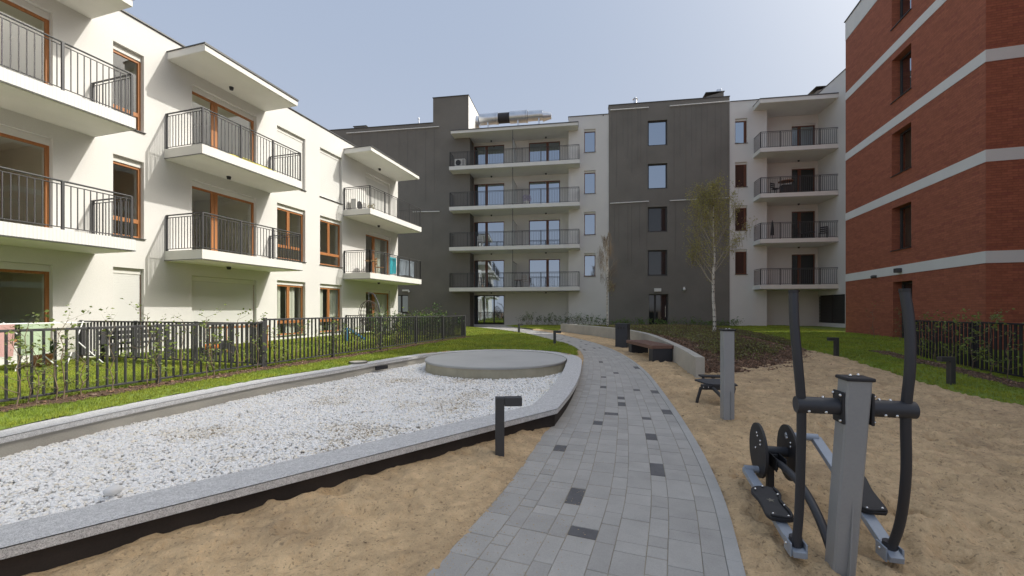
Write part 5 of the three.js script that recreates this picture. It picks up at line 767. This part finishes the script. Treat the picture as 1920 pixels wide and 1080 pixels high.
// ───────────── things in the gardens and on the balconies ─────────────
const cloth = (r, g, b) => S({ color: lin(r, g, b), roughness: 1, side: THREE.DoubleSide });
function sheetCloth(w, h, folds, seedv) { const g = new THREE.PlaneGeometry(w, h, 24, 12), p = g.attributes.position; for (let i = 0; i < p.count; i++) { const x = p.getX(i), y = p.getY(i), k = (h / 2 - y) / h; p.setZ(i, 0.055 * k * Math.sin(x * folds + seedv) + 0.02 * k * ns(x * 4, y * 4, seedv)); p.setY(i, y - 0.03 * k * Math.sin(x * folds * 0.4 + seedv)); } g.computeVertexNormals(); return g; }
const onL = (o, s, y, d, turn = 0) => { o.position.copy(FL.at(s, y, d)); o.rotation.y = FL.turn + turn; return o; };
const onB = (o, s, y, d, turn = 0) => { o.position.copy(FB.at(s, y, d)); o.rotation.y = FB.turn + turn; return o; };
{ // drying rack
  const t = onL(thing('drying_rack', 'white folding drying rack hung with pale laundry by the wall', 'drying rack'), FL.s(42, 1.4), GE, 1.4), w = 0.85, wm = S({ color: lin(0.75, 0.75, 0.74), roughness: 0.4 });
  for (const x of [-w, w * 0.1, w]) { mesh('leg', bar(V(x - 0.32, 0, 0.3), V(x + 0.25, 0.95, -0.25), 0.013, 6), wm, t); mesh('leg', bar(V(x + 0.32, 0, 0.3), V(x - 0.25, 0.95, -0.25), 0.013, 6), wm, t); }
  const rods = []; for (let i = 0; i < 6; i++) rods.push(bar(V(-w - 0.1, 0.93, -0.3 + i * 0.12), V(w + 0.1, 0.93, -0.3 + i * 0.12), 0.006, 5)); mesh('rods', rods, wm, t);
  [[0.6, 0.6, -0.55, 0.32, [0.5, 0.3, 0.28]], [0.45, 0.6, 0.05, 0.32, [0.42, 0.52, 0.36]], [0.4, 0.66, 0.5, 0.31, [0.62, 0.6, 0.55]], [0.5, 0.5, -0.75, 0.2, [0.5, 0.28, 0.33]]].forEach(([cw, ch, x, z, c], i) => { const l = thing('laundry', ['faded pink sheet hanging on the drying rack', 'pale green towel hanging on the drying rack', 'off white towel hanging on the drying rack', 'rose coloured shirt hanging on the drying rack'][i], 'laundry', 'laundry on the drying rack'); l.position.copy(t.position); l.rotation.copy(t.rotation); mesh('cloth', sheetCloth(cw, ch, 14, i * 2).translate(x, 0.93 - ch / 2, z + 0.01), cloth(...c), l); });
}
{ const t = onL(thing('potted_plant', 'round leafy plant in a terracotta pot beside the drying rack', 'plant'), FL.s(80, 1.2), GE, 1.2); mesh('pot', new THREE.LatheGeometry([[0.001, 0], [0.12, 0], [0.16, 0.22], [0.175, 0.22], [0.175, 0.26], [0.15, 0.26], [0.14, 0.22], [0.001, 0.21]].map((p) => new THREE.Vector2(...p)), 20), S({ color: lin(0.45, 0.2, 0.1), roughness: 0.9 }), t); const l = []; for (let i = 0; i < 350; i++) { const a = rr(0, 6.28), b = Math.acos(rr(-0.6, 1)), r = rr(0.12, 0.24); l.push(V(Math.sin(b) * Math.cos(a) * r, 0.42 + Math.cos(b) * r, Math.sin(b) * Math.sin(a) * r)); } mesh('leaves', leavesGeo(l, 0.07), M.leafDark, t); }
{ const t = onL(thing('garden_bench', 'grey garden bench with plank back beside the shuttered window', 'bench'), FL.s(258, 1.6), GE, 1.6, 0); for (const y of [0.5, 0.62]) mesh('back_plank', rbx(-0.7, 0.7, y, y + 0.09, -0.2, -0.17), M.ral, t); for (let i = 0; i < 3; i++) mesh('seat_plank', rbx(-0.7, 0.7, 0.4, 0.43, -0.14 + i * 0.13, -0.03 + i * 0.13), M.ral, t); for (const x of [-0.62, 0.62]) for (const z of [-0.17, 0.2]) mesh('leg', rbx(x - 0.03, x + 0.03, 0, z < 0 ? 0.72 : 0.398, z - 0.025, z + 0.025), M.ral, t); }
{ const t = onL(thing('garden_table', 'low wooden garden table with slim legs on the lawn by the closed shutter', 'table'), FL.s(448, 2.0), GE, 2.0); mesh('table_top', rbx(-0.75, 0.75, 0.68, 0.72, -0.38, 0.38, 0.01), M.wood, t); for (const x of [-0.68, 0.68]) for (const z of [-0.32, 0.32]) mesh('leg', rbx(x - 0.03, x + 0.03, 0, 0.679, z - 0.03, z + 0.03), M.wood, t);
  const c = onL(thing('toy_car', 'orange and black ride on toy standing on the garden lawn', 'toy'), FL.s(412, 2.6), GE + 0.02, 2.6, 0.4); mesh('body', rbx(-0.32, 0.3, 0.12, 0.34, -0.18, 0.18, 0.06), M.blk, c); mesh('bonnet', rbx(-0.5, -0.26, 0.14, 0.3, -0.17, 0.17, 0.07), S({ color: lin(0.75, 0.22, 0.02), roughness: 0.4 }), c); for (const x of [-0.36, 0.24]) for (const z of [-0.19, 0.19]) mesh('wheel', new THREE.CylinderGeometry(0.1, 0.1, 0.07, 18).rotateX(1.5708).translate(x, 0.1, z), M.blk, c); }
{ // hanging chair frame
  const t = onL(thing('hanging_chair', 'dark wicker hanging chair on a curved metal stand by the terrace door', 'chair'), FL.s(694, 2.2), GE, 2.2, 1.2);
  mesh('stand', tube([[-0.55, 0.04, 0], [-0.72, 0.7, 0], [-0.62, 1.4, 0], [-0.25, 1.88, 0], [0.1, 1.96, 0]], 0.03, 40, 8), M.ral, t); mesh('base_ring', new THREE.TorusGeometry(0.5, 0.025, 8, 40).rotateX(Math.PI / 2).translate(0, 0.03, 0), M.ral, t); mesh('chain', bar(V(0.1, 1.95, 0), V(0.1, 1.6, 0), 0.008, 5), M.galv, t);
  const w = []; for (let i = 0; i < 14; i++) { const a = Math.PI * (0.1 + 1.8 * i / 13), pts = []; for (let k = 0; k <= 8; k++) { const b = Math.PI * k / 8; pts.push([0.1 + 0.42 * Math.sin(b) * Math.cos(a), 1.05 + 0.56 * Math.cos(b), 0.42 * Math.sin(b) * Math.sin(a)]); } w.push(tube(pts, 0.01, 14, 5)); } for (const y of [-0.4, -0.3, -0.2, -0.05, 0.1, 0.28]) w.push(new THREE.TorusGeometry(0.42 * Math.sqrt(1 - (y / 0.57) ** 2), 0.01, 5, 26, 5.6).rotateX(Math.PI / 2).rotateY(0.3).translate(0.1, 1.05 + y, 0)); mesh('wicker_basket', w, S({ color: lin(0.07, 0.055, 0.045), roughness: 0.8 }), t);
  const sl = onL(thing('toy_slide', 'small blue plastic slide on the garden lawn', 'toy'), FL.s(664, 3.2), GE, 3.2, -0.6); sl.scale.setScalar(0.75); const bm = S({ color: lin(0.06, 0.2, 0.36), roughness: 0.4 }); mesh('chute', [rbx(-0.5, 0.5, 0.0, 0.03, -0.18, 0.18).rotateZ(-0.6).translate(0.05, 0.36, 0), rbx(-0.5, 0.5, 0.0, 0.1, -0.2, -0.17).rotateZ(-0.6).translate(0.05, 0.36, 0), rbx(-0.5, 0.5, 0.0, 0.1, 0.17, 0.2).rotateZ(-0.6).translate(0.05, 0.36, 0)], bm, sl); mesh('ladder', [rbx(-0.42, -0.36, 0, 0.72, -0.2, -0.15), rbx(-0.42, -0.36, 0, 0.72, 0.15, 0.2), rbx(-0.41, -0.37, 0.2, 0.24, -0.15, 0.15), rbx(-0.41, -0.37, 0.45, 0.49, -0.15, 0.15)], bm, sl);
}
function acUnit(label, put, s, y, d, turn = 0) { const t = put(thing('air_conditioner', label, 'air conditioner'), s, y, d, turn); mesh('casing', rbx(-0.4, 0.4, 0.06, 0.62, -0.15, 0.15, 0.02), M.fascia, t); mesh('fan_grille', [new THREE.TorusGeometry(0.2, 0.012, 6, 28).translate(-0.12, 0.34, 0.155), new THREE.TorusGeometry(0.13, 0.008, 6, 24).translate(-0.12, 0.34, 0.155), new THREE.TorusGeometry(0.06, 0.008, 6, 18).translate(-0.12, 0.34, 0.155)], M.cap, t); mesh('fan', new THREE.CylinderGeometry(0.2, 0.2, 0.01, 28).rotateX(1.5708).translate(-0.12, 0.34, 0.1505), M.blk, t); mesh('louvres', Array.from({ length: 8 }, (_, i) => rbx(0.14, 0.36, 0.14 + i * 0.055, 0.16 + i * 0.055, 0.15, 0.158, 0.002)), M.cap, t); for (const x of [-0.3, 0.3]) mesh('foot', rbx(x - 0.04, x + 0.04, 0, 0.06, -0.15, 0.15), M.blk, t); }
acUnit('white air conditioner on the upper balcony of the cream house', onL, FL.s(643.5) + 0.75, lv[2], 0.3, 0.0);
acUnit('white air conditioner on the top balcony of the apartment block', onB, FB.s(842, 0.9) + 0.75, lb[4], 0.5, 0.0);
function chair(label, put, s, y, d, turn, c, group) { const t = put(thing('balcony_chair', label, 'chair', group), s, y, d, turn), m = S({ color: lin(...c), roughness: 0.7 }); for (let i = 0; i < 4; i++) mesh('seat_slat', rbx(-0.22, 0.22, 0.43, 0.45, -0.2 + i * 0.1, -0.12 + i * 0.1), m, t); for (let i = 0; i < 3; i++) mesh('back_slat', rbx(-0.22, 0.22, 0.55 + i * 0.13, 0.64 + i * 0.13, -0.24, -0.22), m, t); for (const x of [-0.21, 0.21]) { mesh('leg', rbx(x - 0.015, x + 0.015, 0, 0.9, -0.22, -0.19), m, t); mesh('leg', rbx(x - 0.015, x + 0.015, 0, 0.429, 0.17, 0.2), m, t); } }
function table(label, put, s, y, d, c, r = 0.35, h = 0.7) { const t = put(thing('balcony_table', label, 'table'), s, y, d, 0), m = S({ color: lin(...c), roughness: 0.6 }); mesh('table_top', new THREE.CylinderGeometry(r, r, 0.03, 28).translate(0, h, 0), m, t); for (let k = 0; k < 4; k++) mesh('leg', bar(V(Math.cos(k * 1.57 + 0.8) * r * 0.8, 0, Math.sin(k * 1.57 + 0.8) * r * 0.8), V(Math.cos(k * 1.57 + 0.8) * r * 0.5, h - 0.015, Math.sin(k * 1.57 + 0.8) * r * 0.5), 0.016, 6), M.ral, t); }
{
  const s3 = FL.s(643.5);
  chair('wooden slatted folding chair on the lower end balcony of the cream house', onL, s3 + 1.9, lv[1], 0.75, 0.8, [0.42, 0.22, 0.08]); table('small round wooden table on the lower end balcony of the cream house', onL, s3 + 1.2, lv[1], 0.7, [0.4, 0.24, 0.1], 0.3);
  const tw = onL(thing('towel', 'turquoise towel draped behind the balcony railing', 'laundry'), FL.s(737, 1.25), lv[1], 1.25); mesh('cloth', sheetCloth(0.6, 0.85, 11, 3).translate(0, 0.55, 0), cloth(0.04, 0.42, 0.5), tw);
  const tw2 = onL(thing('blanket', 'blue grey blanket hung inside the end balcony railing', 'laundry'), FL.s(764, 1.28), lv[1], 1.28); mesh('cloth', sheetCloth(1.5, 0.85, 9, 5).translate(0, 0.55, 0), cloth(0.28, 0.33, 0.38), tw2);
  const pp = onL(thing('potted_plant', 'dry yellow plant in a white pot beside the air conditioner', 'plant'), s3 + 1.55, lv[2], 0.45); mesh('pot', new THREE.CylinderGeometry(0.15, 0.11, 0.28, 18).translate(0, 0.14, 0), M.fascia, pp); { const l = []; for (let i = 0; i < 160; i++) l.push(V(rr(-0.16, 0.16), rr(0.28, 0.62), rr(-0.16, 0.16))); mesh('leaves', leavesGeo(l, 0.07), leafM(0.3, 0.25, 0.08), pp); }
  const h = onL(thing('garden_hose', 'yellow hose lying along the balcony floor behind the railing', 'hose'), FL.s(470, 1.3), lv[2], 1.2); mesh('hose', tube([[-0.9, 0.03, 0.1], [-0.5, 0.07, 0.16], [-0.1, 0.1, 0.12], [0.3, 0.04, 0.17], [0.7, 0.08, 0.1], [1.0, 0.03, 0.14]], 0.035, 50, 8), S({ color: lin(0.7, 0.62, 0.08), roughness: 0.5 }), h);
  const sR = FB.s(1425.5, 1.1);
  table('brown wooden table on the second balcony of the single stack', onB, sR + 1.9, lb[3], 0.3, [0.24, 0.1, 0.04], 0.45, 0.95); chair('black metal chair beside the brown balcony table', onB, sR + 1.2, lb[3], 0.45, 0.6, [0.03, 0.03, 0.03]);
  const st = onB(thing('storage_box', 'dark grey storage box under the brown balcony table', 'box'), sR + 1.95, lb[3], 0.3); mesh('box', rbx(-0.35, 0.35, 0, 0.62, -0.25, 0.25, 0.02), M.darkframe, st); mesh('lid', rbx(-0.37, 0.37, 0.622, 0.68, -0.27, 0.27, 0.015), M.blk, st);
  table('small dark table on the third balcony of the single stack', onB, sR + 3.4, lb[2], 0.2, [0.05, 0.05, 0.05], 0.3, 0.5); chair('dark low chair on the third balcony of the single stack', onB, sR + 2.7, lb[2], 0.2, 0.4, [0.04, 0.04, 0.04]); chair('dark low chair facing the brick house on the third balcony', onB, sR + 4.2, lb[2], 0.2, -0.6, [0.04, 0.04, 0.04]);
  const pr = onB(thing('parasol', 'folded dark parasol leaning in the balcony corner', 'parasol'), sR + 0.9, lb[2], 0.7); mesh('canopy', new THREE.CylinderGeometry(0.05, 0.11, 0.9, 12).translate(0, 0.75, 0), M.blk, pr); mesh('pole', bar(V(0, 0, 0), V(0, 1.3, 0), 0.018, 8), M.ral, pr); mesh('foot', new THREE.CylinderGeometry(0.2, 0.22, 0.06, 20).translate(0, 0.03, 0), M.concrete, pr);
  const sB = FB.s(842, 0.9);
  chair('pale chair on the lowest wide balcony of the block', onB, FB.s(985, 0.3), lb[1], 0.3, 0.5, [0.45, 0.4, 0.34]); table('small brown table on the lowest wide balcony of the block', onB, FB.s(972, 0.3), lb[1], 0.25, [0.25, 0.15, 0.1], 0.3, 0.55);
  chair('white chair by the glass door on the second wide balcony', onB, FB.s(900, 0.2), lb[2], 0.1, 0.3, [0.6, 0.6, 0.58]);
  const fl = onB(thing('flower_pot', 'pot of pale lilac flowers on the third wide balcony', 'plant'), FB.s(988, 0.5), lb[3], 0.5); mesh('pot', new THREE.CylinderGeometry(0.17, 0.12, 0.28, 18).translate(0, 0.14, 0), M.fascia, fl); { const l = []; for (let i = 0; i < 150; i++) l.push(V(rr(-0.26, 0.26), rr(0.28, 0.72), rr(-0.2, 0.2))); mesh('flowers', leavesGeo(l, 0.08, 0.9), leafM(0.5, 0.45, 0.62), fl); }
}
{ // grey ramp wall and low items by the gable
  const t = FB.place(thing('ramp_wall', 'sloping pale grey concrete side wall of a ramp at the grey gable', 'wall')); const a = FB.s(735, 2), c = FB.s(800, 2); const sh = new THREE.Shape([[a, 0.1], [c, 0.1], [c, 0.75], [a, 1.35]].map((p) => new THREE.Vector2(...p))); mesh('wall', metres(new THREE.ExtrudeGeometry(sh, { depth: 0.2, bevelEnabled: false }).translate(0, 0, 2)), M.concrete, t); mesh('cap', rbx(0, Math.hypot(c - a, 0.6), 0, 0.04, 1.97, 2.23).rotateZ(-Math.atan2(0.6, c - a)).translate(a, 1.352, 0), M.band, t);
  const st = thing('loose_stone', 'single pale fist sized stone lying on the pebbles by the near coping', 'stone'), q = pz(212, 920, 0.12); const g = new THREE.SphereGeometry(0.05, 18, 12), p = g.attributes.position; for (let i = 0; i < p.count; i++) { const f = 1 + 0.3 * ns(p.getX(i) * 14, p.getY(i) * 14, p.getZ(i) * 14); p.setXYZ(i, p.getX(i) * f * 1.2, p.getY(i) * f * 0.75, p.getZ(i) * f); } g.computeVertexNormals(); mesh('stone', g, S({ color: lin(0.76, 0.75, 0.73), roughness: 0.9 }), st); st.position.set(q[0], 0.125, -q[1]);
  const cp = thing('cover_plate', 'flat grey concrete cover plate set in the lawn behind the coping', 'cover'), r = pz(672, 680, 0.28); cp.position.set(r[0], 0.27, -r[1]); mesh('plate', new THREE.CylinderGeometry(0.2, 0.2, 0.05, 28).translate(0, 0.01, 0), M.concrete, cp); mesh('rim', new THREE.TorusGeometry(0.2, 0.012, 6, 32).rotateX(Math.PI / 2).translate(0, 0.03, 0), M.cap, cp);
}
flags(scene);
renderer.render(scene, camera);
